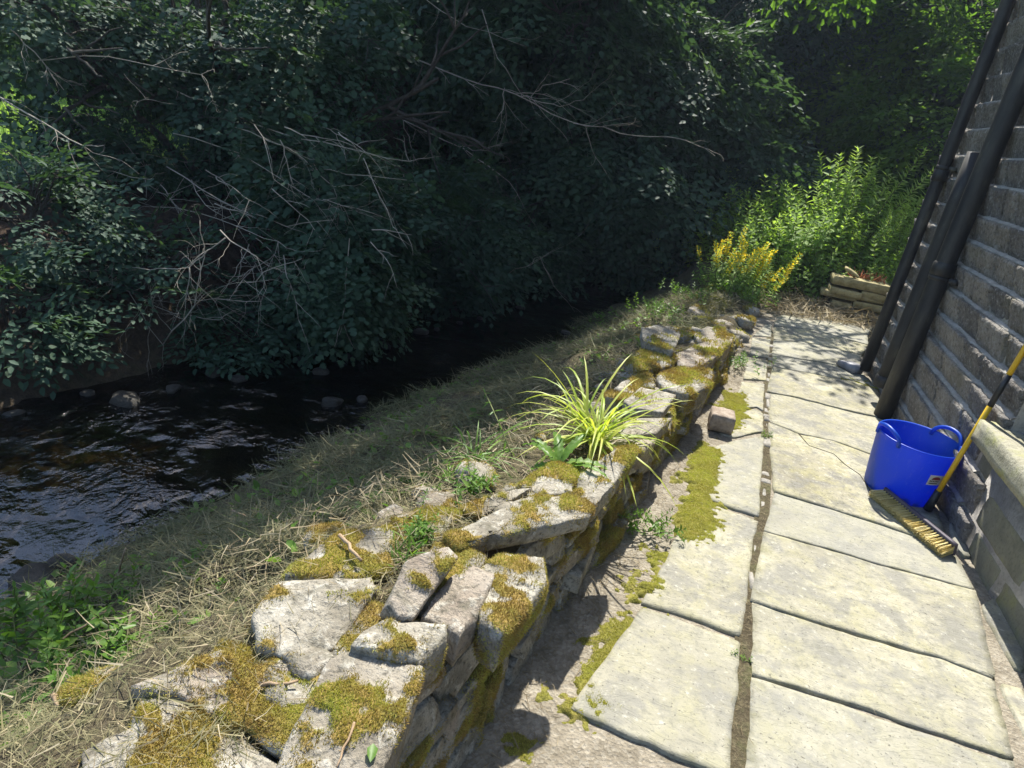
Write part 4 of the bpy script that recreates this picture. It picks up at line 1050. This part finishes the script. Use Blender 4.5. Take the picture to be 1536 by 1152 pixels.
# dead bough over the middle of the stream
dead = empty("dead_bough", tuple(gy(600, 90, 7.2)), "bare dead bough with forked twigs above the middle of the stream", "branch")
for d0, d1, r, pts in [(7.2, 6.6, .014, [(560, 70), (640, 95), (696, 118), (773, 141), (855, 182), (930, 200), (997, 205)]), (6.9, 6.7, .008, [(757, 132), (755, 164), (737, 182)]), (6.8, 6.7, .009, [(782, 141), (796, 146), (814, 128), (855, 118)]),
                       (7.0, 6.8, .008, [(723, 14), (746, 87), (782, 141)]), (7.0, 6.6, .011, [(590, 165), (605, 180), (696, 223), (764, 273)]), (6.8, 6.6, .007, [(605, 180), (615, 215), (628, 248)]), (6.8, 6.6, .007, [(690, 220), (720, 225), (755, 218)]),
                       (7.0, 6.7, .006, [(600, 250), (620, 290), (636, 312)]), (6.6, 6.5, .007, [(800, 150), (840, 160), (875, 150)]), (6.7, 6.6, .006, [(860, 185), (900, 190), (960, 182)]), (5.8, 5.6, .008, [(470, 80), (500, 68), (564, 57)]),
                       (6.4, 6.3, .006, [(740, 420), (790, 400), (810, 385), (830, 425)]), (7.2, 7.0, .007, [(640, 0), (700, 40), (790, 70)])]:
    L = pxline(d0, d1, pts, .012); mb = MB(); mb.add(*tube(L, np.linspace(r, r*.4, len(L))*.6, 6))
    for _ in range(int(2+len(L)*.25)):
        j = random.randint(1, len(L)-1); dd = norm(L[j]-L[j-1])
        twiggy(mb, L[j], dd+np.array([random.gauss(.1, .45), random.gauss(0, .45), random.gauss(0, .4)]), random.uniform(.2, .6), r*.28, 1, .12, .0, 2, 8)
    mb.build("twig", M['twig'], dead)

# -- brambles and low growth along the far bank, lower left
for i, (px, Y, r, n_) in enumerate([((60, 470), 3.3, (.6, .5, .38), 230), ((220, 480), 3.7, (.55, .45, .32), 210), ((350, 500), 4.0, (.4, .4, .3), 150), ((30, 560), 2.8, (.4, .4, .25), 120), ((430, 490), 4.6, (.45, .4, .3), 130), ((140, 360), 4.3, (.6, .5, .35), 120)]):
    c = gy(*px, Y); c[2] = max(c[2], float(H(c[0], c[1]))+.1)
    shrub("bramble", c, r, n_, [fan(9, OVAL, OVALF, .19, 60+s, 3) for s in range(2)], .22, .36, .3, M['haw'], ["leafy bramble at the left edge, above the stream", "bramble under the lowest forked bare twig", "dark bramble just left of the hanging hawthorn tip", "low bramble at the left edge, down at the waterline", "small bramble behind the hanging hawthorn tip", "bramble among the bare twigs halfway up the far bank"][i], "bramble", "brambles under the hawthorn", .36)

# ------------------------------------------------------------------ herbs at the end of the path
def stemplant(n, lv, lf, ll, seed, w=.012, pairs=2, t0=.12):
    """unit-high upright stem with leaves in whorls of `pairs`"""
    r = np.random.default_rng(seed); P = []; D = []; S = []
    for i in range(n):
        t = t0+(1-t0)*(i/(n-1))**.85
        for j in range(pairs):
            a = i*1.57+j*2*math.pi/pairs+r.normal(0, .25); P.append((0, 0, t)); D.append((math.cos(a), math.sin(a), r.normal(.25+.5*t**4, .2))); S.append(ll*(1.15-.75*t**1.5)*r.uniform(.8, 1.15))
    v, f, a = scatter(lv, lf, frames(np.array(D), np.tile([0, 0, 1.], (len(P), 1))+r.normal(0, .2, (len(P), 3))), np.array(P), np.array(S), None, r.random(len(P)))
    tv, tf = tube([(0, 0, 0), (.01, 0, .5), (0, 0, 1)], [w*.6, w*.45, w*.2], 4, False)
    return v, f, a, np.array(tv), tri(tf)
def clump(name, base, rad, n, h0, h1, tm, matl, label, cat, group=None, lean=(0, 0), spreadlean=.22):
    base = np.array(base, float); o = empty(name, base, label, cat, group)
    P = base+np.stack([rng.normal(0, rad*.5, n), rng.normal(0, rad*.5, n), np.zeros(n)], 1)
    P[:, 2] = H(P[:, 0], P[:, 1])-.02
    ld = np.stack([rng.normal(lean[0], spreadlean, n)+(P[:, 0]-base[0])/max(rad, .05)*.15, rng.normal(lean[1], spreadlean, n), np.ones(n)], 1)
    hs = rng.uniform(h0, h1, n); R = frames(np.cross(norm(ld), np.stack([np.cos(np.arange(n)*2.4), np.sin(np.arange(n)*2.4), np.zeros(n)], 1)), ld)
    lp = []; sp = []
    for i, (v, f, a, tv, tf) in enumerate(tm):
        k_ = np.arange(n) % len(tm) == i
        if not k_.any(): continue
        lp.append(scatter(v, f, R[k_], P[k_], hs[k_], a)); sp.append(scatter(tv, tf, R[k_], P[k_], hs[k_]))
    v, f, a = join(lp); build("leaves", v, f, matl, o, attrs={"rnd": a})
    v, f, a = join(sp); build("stems", v, f, M['stem'], o, kind='stuff'); return o, P, R, hs
LEAFY = OVAL*np.array([.8, 1, 1])
NET = [stemplant(15, OVAL4*np.array([.85, 1, 1]), OVAL4F, .16, s) for s in (1, 2, 3)]
FEA = [stemplant(30, LAN, LANF, .13, s, .01, 3, .2) for s in (4, 5)]
HERB = [((.45, 8.3), .32, 34, .5, .85, 0), ((.85, 8.5), .30, 36, .6, .95, 0), ((1.2, 8.6), .3, 36, .7, 1.1, 0), ((1.55, 8.75), .28, 34, .75, 1.15, 1), ((1.95, 8.5), .25, 34, .6, .95, 0), ((1.45, 9.2), .2, 22, 1.2, 1.72, 1),
        ((.65, 9.1), .35, 34, .8, 1.15, 0), ((1.05, 9.3), .35, 36, .9, 1.25, 0), ((2.15, 9.1), .3, 30, .8, 1.2, 1), ((.1, 8.7), .35, 34, .5, .85, 0), ((-.2, 9.3), .35, 30, .5, .9, 0), ((1.25, 8.25), .2, 22, .45, .7, 0), ((.75, 8.0), .22, 22, .3, .55, 0), ((1.75, 8.25), .18, 20, .45, .7, 1), ((2.05, 8.0), .12, 14, .4, .7, 1), ((1.5, 9.8), .4, 30, 1.0, 1.5, 0), ((.3, 9.9), .45, 30, .9, 1.3, 0)]
for i, ((x, y), r, n_, a0_, a1_, kd) in enumerate(HERB):
    tall = a1_ > 1.6
    clump("feathery_herb" if kd else "nettle_clump", (x, y, float(H(x, y))), r, n_, a0_, a1_, FEA if kd else NET, M['herb'],
          "tallest feathery herb stems rising above the thicket near the house corner" if tall else ("feathery pale green herb clump in the sunlit thicket at the path end" if kd else "broad-leaved nettle clump in the sunlit thicket at the path end"),
          "herb", None if tall else ("feathery herbs" if kd else "nettle clumps"), spreadlean=.24)
# yellow loosestrife
lo = (.30, 7.62, float(H(.30, 7.62)))
LOOS = [stemplant(14, LEAFY, OVALF, .13, s, .012, 3, .15) for s in (21, 22)]
o, P, R, hs = clump("yellow_loosestrife", lo, .34, 46, .48, .68, LOOS, M['herb'], "loosestrife with upright yellow flower spikes at the end of the low wall", "flower", None, (.05, -.05), .16)
FL = np.array([(0, 0, 0), (-.35, .5, .1), (0, 1, .05), (.35, .5, .1)])
for i in range(len(P)):
    m_ = 46; t = rng.uniform(.62, 1.02, m_); a = rng.uniform(0, 6.28, m_)
    D = np.stack([np.cos(a), np.sin(a), np.full(m_, .7)], 1)
    v, f, aa = scatter(FL, DIAF, frames(D, np.tile([0, 0, 1.], (m_, 1))), np.stack([.02*np.cos(a), .02*np.sin(a), t], 1), .070*(1.35-t*.75), None)
    v = v*hs[i]@R[i].T+P[i]
    if i % 4 != 3: build("flower_spike", v, f, M['yellow'], o, attrs={"rnd": aa})

# ------------------------------------------------------------------ plants on the wall
def blade(p, d, L, w, droop, n=7, twist=.0):
    d = norm(np.array(d, float)); pts = [np.array(p, float)]
    for i in range(n): d = norm(d+np.array([0, 0, -droop*(.4+i/n)])); pts.append(pts[-1]+d*L/n)
    pts = np.array(pts); sd = norm(np.cross(pts[-1]-pts[0], [0, 0, 1.])); V = []
    for i, q in enumerate(pts):
        wi = w*(math.sin(math.pi*min(1, (i/n)*.9+.12))**.6)*(1 if i < n else .08); up_ = np.array([0, 0, wi*.35])
        V += [q-sd*wi+up_, q, q+sd*wi+up_]
    F = []
    for i in range(n): b = i*3; F += [(b, b+1, b+4, b+3), (b+1, b+2, b+5, b+4)]
    return np.array(V), F
def sedge(name, base, n, l0, l1, w, label, mat, up0=.6, droop=.17, cat="sedge"):
    o = empty(name, base, label, cat)
    for i in range(n):
        a = random.uniform(0, 6.28); L = random.uniform(l0, l1)
        V, F = blade(np.array(base)+np.array([random.gauss(0, .025), random.gauss(0, .025), -.01]), (math.cos(a), math.sin(a), random.uniform(up0*.5, up0*2.8)), L, w*random.uniform(.7, 1.2), droop*random.uniform(.5, 2.1))
        build("blade", V, F, mat, o, True, {"rnd": np.full(len(V), random.random())})
    return o
sb = gz(893, 655, .36); sedge("sedge_tuft", sb, 120, .18, .56, .0055, "big arching yellow-green sedge tuft growing out of the wall top", M['sedge'])
sb2 = gz(715, 690, .36); sedge("sedge_tuft", sb2, 34, .14, .30, .004, "smaller thin-bladed grass tuft on the wall, left of the big sedge", M['weed'], .5, .2, "grass")
sb3 = gz(830, 585, .12); sedge("sedge_tuft", sb3, 40, .12, .25, .004, "shaded grey-green grass tuft on the bank behind the big sedge", M['clip'], .5, .15, "grass")
sb4 = gz(600, 835, .5); sedge("sedge_tuft", sb4, 24, .04, .09, .003, "short bright grass sprouting beside the tilted wall stone", M['weed'], .9, .1, "grass")
def bigleaf(p, d, L, w, n=16, wav=.32):
    d = norm(np.array(d, float)); pts = [np.array(p, float)]
    for i in range(n): d = norm(d+np.array([0, 0, -.075])+rng.normal(0, .035, 3)); pts.append(pts[-1]+d*L/n)
    sd = norm(np.cross(pts[-1]-pts[0], [0, 0, 1.])); V = []; ph = random.uniform(0, 6)
    for i, q in enumerate(pts):
        t = i/n; wi = w*max(.06, math.sin(math.pi*min(1, t*.95+.03))**.7)*(1+.16*math.sin(i*2.9+ph))
        for s_ in (-1, -.5, 0, .5, 1): V.append(q+sd*wi*s_+np.array([0, 0, abs(s_)*wi*.35+wav*w*math.sin(i*2.4+s_*2)*abs(s_)]))
    F = [(i*5+j, i*5+j+1, i*5+j+6, i*5+j+5) for i in range(n) for j in range(4)]; return np.array(V), F
def rosette(name, base, leaves, label, mat, cat="weed"):
    o = empty(name, base, label, cat)
    for a, el, L, w_ in leaves:
        V, F = bigleaf(base, (math.cos(a)*math.cos(el), math.sin(a)*math.cos(el), math.sin(el)), L, w_); build("leaf", V, F, mat, o, True, {"rnd": np.full(len(V), random.uniform(.3, .9))})
    return o
db = gz(838, 700, .43)
rosette("dock_plant", db, [(2.6, .55, .19, .017), (2.0, .9, .18, .019), (1.2, 1.05, .18, .016), (.3, .75, .19, .017), (-.2, .6, .2, .013), (-2.2, .1, .15, .019), (-1.5, -.1, .13, .016), (3.3, .1, .14, .021), (1.6, .7, .13, .014), (2.9, .9, .15, .015)], "dock with broad crinkled leaves at the foot of the big sedge tuft", M['weed'])
# fine straggling weed with a flowering stem, left of the dock
o = empty("straggling_weed", tuple(gz(745, 700, .37)), "thin upright weed stem with small leaves beside the grass tuft", "weed")
L_ = bez(gz(770, 690, .36), gz(752, 640, .5), gy(728, 590, 2.35), 8); V, F = tube(L_, .0025, 5); build("stem", V, F, M['stem'], o)
D = norm(rng.normal(0, 1, (22, 3))); v, f, a = scatter(LAN, LANF, frames(D, np.tile([0, 0, 1.], (22, 1))), L_[rng.integers(1, 8, 22)], rng.uniform(.02, .05, 22)); build("leaves", v, f, M['weed'], o, attrs={"rnd": a})
# leafy weeds: on the near bank at the left, on the wall and along its foot
def weed(px, z, h0, h1, n, rad, ll, label, cat="weed", group=None, kind_=0):
    b = gz(*px, z); hh = float(H(b[0], b[1])); o = empty("leafy_weed", (b[0], b[1], z), label, cat, group)
    tm = [stemplant(6, LEAFY if kind_ == 0 else LAN*np.array([1.5, 1, 1]), OVALF if kind_ == 0 else LANF, ll, 80+s, .03, 2, .25) for s in range(2)]
    P = np.stack([rng.normal(b[0], rad, n), rng.normal(b[1], rad, n), np.full(n, z-.01)], 1)
    ld = np.stack([rng.normal(0, .45, n), rng.normal(0, .45, n), np.ones(n)], 1); hs = rng.uniform(h0, h1, n)
    R = frames(np.cross(norm(ld), np.stack([np.cos(np.arange(n)*2.4), np.sin(np.arange(n)*2.4), np.zeros(n)], 1)), ld); lp = []; sp = []
    for i, (v, f, a, tv, tf) in enumerate(tm):
        k_ = np.arange(n) % 2 == i
        if k_.any(): lp.append(scatter(v, f, R[k_], P[k_], hs[k_], a)); sp.append(scatter(tv, tf, R[k_], P[k_], hs[k_]))
    v, f, a = join(lp); build("leaves", v, f, M['weed'], o, attrs={"rnd": a}); v, f, a = join(sp); build("stems", v, f, M['stem'], o, kind='stuff')
for i, (px, z, n_) in enumerate([((110, 930), .08, 14), ((175, 960), .12, 16), ((240, 930), .1, 14), ((300, 905), .12, 14), ((60, 985), .12, 12), ((150, 1010), .2, 12), ((330, 935), .2, 10), ((215, 985), .2, 12), ((20, 960), .0, 10), ((265, 960), .18, 10)]):
    weed(px, z, .06, .15, n_, .05, .42, ["weed beside the waterline end of the leafy patch, lower left", "weed at the heart of the leafy patch on the near bank", "weed behind the leafy patch, toward the water", "weed nearest the straw on the patch's upper right", "weed at the patch's left end, lower down", "weed at the front of the leafy patch, above the brown stick", "weed closest to the wall at the patch's right end", "weed in front of the patch's middle, near the wall", "weed at the left edge of the picture on the near bank", "weed between the patch's middle and the wall"][i], "weed", "weeds on the near bank")
weed((700, 735), .44, .05, .10, 16, .05, .4, "small pale green weeds among the stones left of the dock", "weed", None, 1)
weed((625, 800), .49, .04, .08, 16, .03, .45, "fresh green seedlings beside the long flat cap stone", "weed", None, 1)
weed((960, 790), .02, .04, .10, 22, .07, .4, "weeds at the wall foot below the sedge", "weed", None, 0)
weed((1110, 545), .03, .05, .12, 26, .10, .35, "dark weeds at the wall foot by the shaded far flags", "weed", None, 0)
weed((1150, 655), .01, .03, .05, 5, .015, .45, "tiny weed sprouting in the path seam by the loose brick", "weed", None, 0)
weed((1112, 990), .0, .02, .04, 5, .012, .5, "tiny weed in the seam beside the widest slab joint", "weed", None, 0)
for px_, lab_ in (((1040, 445), "green weeds on the hump where the low wall ends"), ((1085, 430), "green weeds on the hump below the yellow flowers"), ((985, 470), "weeds on the bank beyond the last wall stones"), ((1130, 450), "weeds between the yellow flowers and the path end")):
    weed(px_, .1, .06, .14, 34, .13, .36, lab_, "weed", None, 0)
weed((1240, 400), .3, .15, .3, 20, .12, .4, "pale leafy weed trailing over the left of the planter", "weed", None, 0)

# ------------------------------------------------------------------ cut grass, straw and leaf litter
def strip(n=3, bend=.15, w=.02):
    t = np.linspace(0, 1, n+1); V = []
    for x in t: V += [(-w*(1-x*.7), x, bend*x*(1-x)*2), (w*(1-x*.7), x, bend*x*(1-x)*2)]
    V = np.array(V); V[:, 0] += bend*.8*np.repeat(t, 2)**2
    F = []
    for i in range(n): F += [(2*i, 2*i+1, 2*i+3), (2*i, 2*i+3, 2*i+2)]
    return V, np.array(F), np.full(len(V), .5)
ST = [strip(2, b, w_) for b, w_ in ((.1, .016), (-.2, .024), (.35, .014), (-.05, .03))]
def strew(n, xy, z, lmin, lmax, pit, rnd, tmpl=ST):
    a = rng.uniform(0, 6.28, n); D = np.stack([np.cos(a), np.sin(a), rng.normal(0, pit, n)], 1)
    return place(tmpl, np.column_stack([xy, z]), D, rng.uniform(lmin, lmax, n)*rng.uniform(.6, 1.3, n)*np.clip(.45+xy[:, 1]*.25, .6, 1), np.tile([0, 0, 1.], (n, 1))+rng.normal(0, .5, (n, 3)), rnd)
N1 = 66000
yy = rng.uniform(.05, 7.5, N1*2)**1.0; u = rng.random(N1*2); xx = xw(yy)+.02+u*(xf(yy)-.22-xw(yy))
dens = fb2(xx, yy, 3.1, 31, 3); k_ = dens+rng.normal(0, .1, len(xx)) > .42; xx, yy, dens = xx[k_][:N1], yy[k_][:N1], dens[k_][:N1]
u_ = (xx-xw(yy))/(xf(yy)-xw(yy))
rn = np.clip(rng.beta(1.1, 2.4, len(xx))*.8+(fb2(xx, yy, 2.6, 55, 3)-.5)*1.2+.12*u_-.06, 0, 1)
v, f, a = strew(len(xx), np.column_stack([xx, yy]), H(xx, yy)+rng.uniform(.0, .05, len(xx))*(.4+1.2*dens), .03, .13, .32, rn)
n3 = 12000; y3 = rng.uniform(-.1, 1.7, n3); x3 = xf(y3)-.42-np.abs(rng.normal(0, .35, n3)); v3, f3, a3 = strew(n3, np.column_stack([x3, y3]), H(x3, y3)+rng.uniform(0, .03, n3), .04, .12, .25, np.clip(rng.beta(1.6, 1.6, n3), 0, 1))
v, f, a = join([(v, f, a), (v3, f3, a3)])
build("grass_clippings", v, f, M['clip'], None, attrs={"rnd": a}, kind='stuff', label="cut grass and straw strewn over the bank between wall and stream", cat="grass clippings")
N2 = 5200
yy = rng.uniform(.2, 7.4, N2); u = rng.random(N2); xx = xw(yy)+.03+u*(xf(yy)-.35-xw(yy)); k_ = fb2(xx, yy, 2.6, 71, 3) > .5; xx, yy = xx[k_], yy[k_]; n_ = len(xx)
a = rng.uniform(0, 6.28, n_); v, f, aa = scatter(OVAL, OVALF, frames(np.stack([np.cos(a), np.sin(a), rng.normal(.1, .35, n_)], 1), np.tile([0, 0, 1.], (n_, 1))+rng.normal(0, .4, (n_, 3))), np.column_stack([xx, yy, H(xx, yy)+rng.uniform(.005, .04, n_)]), rng.uniform(.02, .06, n_))
build("ground_ivy", v, f, M['weed'], None, attrs={"rnd": aa}, kind='stuff', label="small green ground leaves scattered among the cut grass", cat="ground cover")
# litter on the wall, at its foot and at the path end
parts = []
n_ = 5200; yy = rng.uniform(.9, 5.6, n_); off = np.abs(rng.normal(0, .11, n_)); xx = xf(yy)+off-.02
parts.append(strew(n_, np.column_stack([xx, yy]), np.full(n_, -.012)+rng.uniform(0, .02, n_), .015, .06, .2, np.clip(rng.random(n_)*.9, 0, 1)))
n_ = 4200; yy = rng.uniform(6.9, 8.0, n_); xx = rng.uniform(.3, 2.0, n_); kk_ = (yy > 7.25+.25*(xx-.9)) | (xx < .62); xx, yy = xx[kk_], yy[kk_]
parts.append(strew(len(xx), np.column_stack([xx, yy]), np.maximum(H(xx, yy), .0)+rng.uniform(0, .10, len(xx))*sstep(7.2, 7.9, yy), .08, .28, .4, np.clip(rng.random(len(xx))*.6+.4, 0, 1)))
n_ = 3600; yy = rng.uniform(.5, 4.2, n_); xx = xf(yy)-.14*wall_h(yy)-rng.uniform(.06, .62, n_)
parts.append(strew(n_, np.column_stack([xx, yy]), wall_h(yy)-.03+rng.uniform(-.01, .025, n_)-np.clip(xf(yy)-xx-.55, 0, 1)*.5, .02, .09, .3, np.clip(rng.random(n_)*.8+.2, 0, 1)))
n_ = 1500; yy = rng.uniform(1.3, 6., n_); xx = np.interp(yy, seam[:, 1], seam[:, 0])+rng.normal(0, .02, n_)
parts.append(strew(n_, np.column_stack([xx, yy]), np.full(n_, .008)+rng.uniform(0, .006, n_), .01, .03, .2, rng.random(n_)*.7))
n_ = 900; yy = rng.uniform(1., 5., n_); xx = rng.uniform(-.1, 1.35, n_); k_ = xx > xf(yy)+.05; xx, yy = xx[k_], yy[k_]
parts.append(strew(len(xx), np.column_stack([xx, yy]), np.full(len(xx), .018), .006, .022, .05, rng.random(len(xx))))
v, f, a = join(parts)
build("dry_litter", v, f, M['litter'], None, attrs={"rnd": a}, kind='stuff', label="dry straw and leaf litter on the wall and along its foot", cat="litter")
# grit and pebbles on the bare soil by the wall foot
mb = MB(); pv = []
for i in range(4):
    q = np.array([(math.cos(b)*random.uniform(.7, 1.2), math.sin(b)*random.uniform(.5, 1.)) for b in np.arange(6)*math.pi/3]); V, F = stone_mesh(q, 1.2, 3, 1, .1, .25, .1, i, .02, 0, 1.); pv.append((V, tri(F), np.full(len(V), .5)))
n_ = 700; yy = rng.uniform(.8, 4.5, n_); xx = xf(yy)+np.abs(rng.normal(0, .12, n_)); a = rng.uniform(0, 6.28, n_)
kk_ = xx < .42; xx, yy, a = xx[kk_], yy[kk_], a[kk_]; n_ = len(xx)
v, f, aa = place(pv, np.column_stack([xx, yy, np.full(n_, -.012)]), np.stack([np.cos(a), np.sin(a), a*0], 1), rng.uniform(.003, .011, n_), np.tile([0, 0, 1.], (n_, 1)))
build("grit", v, f, M['joint'], None, kind='stuff', label="loose grit and pebbles on the bare soil at the wall foot", cat="gravel")
# straw over the earth that fills the wall's far side
n_ = 11000; gi = np.minimum(29, np.abs(rng.normal(9, 8, n_)).astype(int)); gj = rng.integers(3, 6, n_); ga, gb = rng.random((n_, 1)), rng.random((n_, 1)); FG = fill.reshape(90, 7, 3)
q = (FG[gi, gj]*(1-ga)+FG[gi+1, gj]*ga)*(1-gb)+(FG[gi, gj+1]*(1-ga)+FG[gi+1, gj+1]*ga)*gb
v, f, a = strew(n_, q[:, :2], q[:, 2]+rng.uniform(0, .022, n_), .02, .10, .3, np.clip(rng.random(n_)*.9+.05, 0, 1))
build("straw", v, f, M['clip'], None, attrs={"rnd": a}, kind='stuff', label="short straw over the earth behind the near cap stones", cat="straw")
n_ = 9000; xx = rng.uniform(-14, -5.4, n_); yy = rng.uniform(1.5, 14, n_); a = rng.uniform(0, 6.28, n_)
v, f, aa = place(ST, np.column_stack([xx, yy, H(xx, yy)-.02]), np.stack([np.cos(a)*.5, np.sin(a)*.5, np.ones(n_)], 1), rng.uniform(.15, .4, n_))
build("meadow_grass", v, f, M['herb'], None, attrs={"rnd": aa}, kind='stuff', label="sunlit meadow grass glimpsed through the twigs at the left", cat="grass")
# rubble in the broken joint, bottom right
n_ = 260; t = rng.random(n_); A_, B_ = gz(1335, 1090), gz(1490, 1150); q = A_+(B_-A_)*t[:, None]+rng.normal(0, .022, (n_, 3)); a = rng.uniform(0, 6.28, n_); q[:, 2] = -.004
v, f, aa = place(pv, q, np.stack([np.cos(a), np.sin(a), a*0], 1), rng.uniform(.004, .015, n_), np.tile([0, 0, 1.], (n_, 1)))
build("stone_chips", v, f, M['joint'], None, kind='stuff', label="broken stone chips in the open joint at the bottom right", cat="rubble")

# ------------------------------------------------------------------ stones in the stream, sticks, stray leaves
spots = [(630, 500), (655, 495), (600, 510), (575, 520), (690, 485), (480, 560), (190, 600), (320, 560), (405, 545), (545, 600), (500, 605), (740, 470), (720, 478), (20, 620), (130, 590), (260, 585), (360, 570), (450, 540), (528, 535), (780, 462), (60, 880), (90, 850), (850, 500), (620, 610)]
for i, p in enumerate(spots):
    b = gz(*p, -.5); L = random.uniform(.03, .08) if i not in (6, 20) else .12
    q = np.array([(math.cos(t)*L*random.uniform(.8, 1.2), math.sin(t)*L*random.uniform(.55, .9)) for t in np.arange(8)*math.pi/4])
    V, F = stone_mesh(q, L*1.1, 8, 3, L*.22, L*.12, .15, 820+i, .05, L*.12, 9.)
    far = i < 20 and i not in (9, 10)
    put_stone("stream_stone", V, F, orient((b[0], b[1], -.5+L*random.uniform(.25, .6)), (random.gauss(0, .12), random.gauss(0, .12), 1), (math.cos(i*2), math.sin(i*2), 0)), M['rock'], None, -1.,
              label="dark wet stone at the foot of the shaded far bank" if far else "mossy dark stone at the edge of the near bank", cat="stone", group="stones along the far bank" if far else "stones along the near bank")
for px0, px1, z0, z1, r, lab in [((510, 803), (541, 838), .53, .535, .0055, "pale broken stick lying on the mossy stone above the flat slab"), ((392, 1027), (445, 1024), .525, .53, .004, "short dark twig lying across the mossy front slab"), ((530, 1085), (508, 1150), .575, .575, .0025, "thin red stalk lying on the nearest cap stone"),
                                ((70, 975), (160, 915), .16, .22, .004, "pale straw stalk leaning over the weeds at lower left"), ((175, 870), (188, 822), .02, .15, .004, "pale upright cut stalk on the near bank"), ((78, 1043), (125, 1085), .3, .34, .007, "brown stick on the bank beside the lowest mossy stone"), ((130, 1070), (132, 1118), .33, .36, .006, "short brown stub behind the lowest mossy stone"),
                                ((350, 765), (385, 785), .0, .03, .004, "brown twig on the shaded part of the bank"), ((655, 765), (700, 760), .42, .43, .005, "reddish dry twig on the wall left of the weeds"), ((1085, 640), (1080, 640), .02, .02, .002, "")]:
    if not lab: continue
    L_ = pxline(1, 1, [(0, 0), (1, 1)], 0, 1) if False else np.array([gz(*px0, z0)+(gz(*px1, z1)-gz(*px0, z0))*t+rng.normal(0, r*.6, 3) for t in np.linspace(0, 1, 6)])
    V, F = tube(L_, np.linspace(r, r*.7, 6), 7); build("stick", V, F, M['stick'], None, True, label=lab, cat="stick")
for px, z, L, an, lab in [((560, 1118), .560, .034, -1.2, "pale green fallen leaf on the nearest cap stone"), ((520, 1092), .560, .03, .3, "second pale leaf beside the red stalk on the nearest cap stone"), ((130, 935), .2, .05, .2, "large light leaf catching the sun among the weeds")]:
    b = gz(*px, z); R = frames(np.array([[math.cos(an), math.sin(an), .05]]), np.array([[.1, -.1, 1.]])); v, f, a = scatter(OVAL*np.array([1.05, 1, 1.6]), OVALF, R, b[None]+np.array([[0, 0, .005]]), np.array([L]), None, np.array([.45])); build("fallen_leaf", v, f, M['weed'], None, attrs={"rnd": a}, label=lab, cat="leaf")
# dry red clay bits and dead stems in the planter
mb = MB()
for i in range(60):
    p = np.array([random.uniform(1.5, 1.85), random.uniform(8.0, 8.3), rowz-.02]); mb.add(*tube([p, p+np.array([random.gauss(0, .05), random.gauss(0, .05), random.uniform(.03, .10)])], [.006, .003], 4))
mb.build("dead_foliage", M['red'], None, label="reddish dead foliage heaped in the stone planter", cat="dead plant", kind='stuff')

# ------------------------------------------------------------------ thin bluish volume added to imitate veiling lens glare
m, nt, out = newmat("glare_volume")
pv_ = nd(nt, "VolumePrincipled"); pv_.inputs["Color"].default_value = (.60, .74, 1.0, 1); pv_.inputs["Density"].default_value = .0014; pv_.inputs["Anisotropy"].default_value = .35
nt.links.new(pv_.outputs[0], out.inputs["Volume"])
V, F = box(-240, 240, -150, 300, -2.0, 22.0)
build("glare_veil", V, F, m, None, kind='stuff', label="thin bluish veil added over the scene to imitate lens glare", cat="glare_veil")
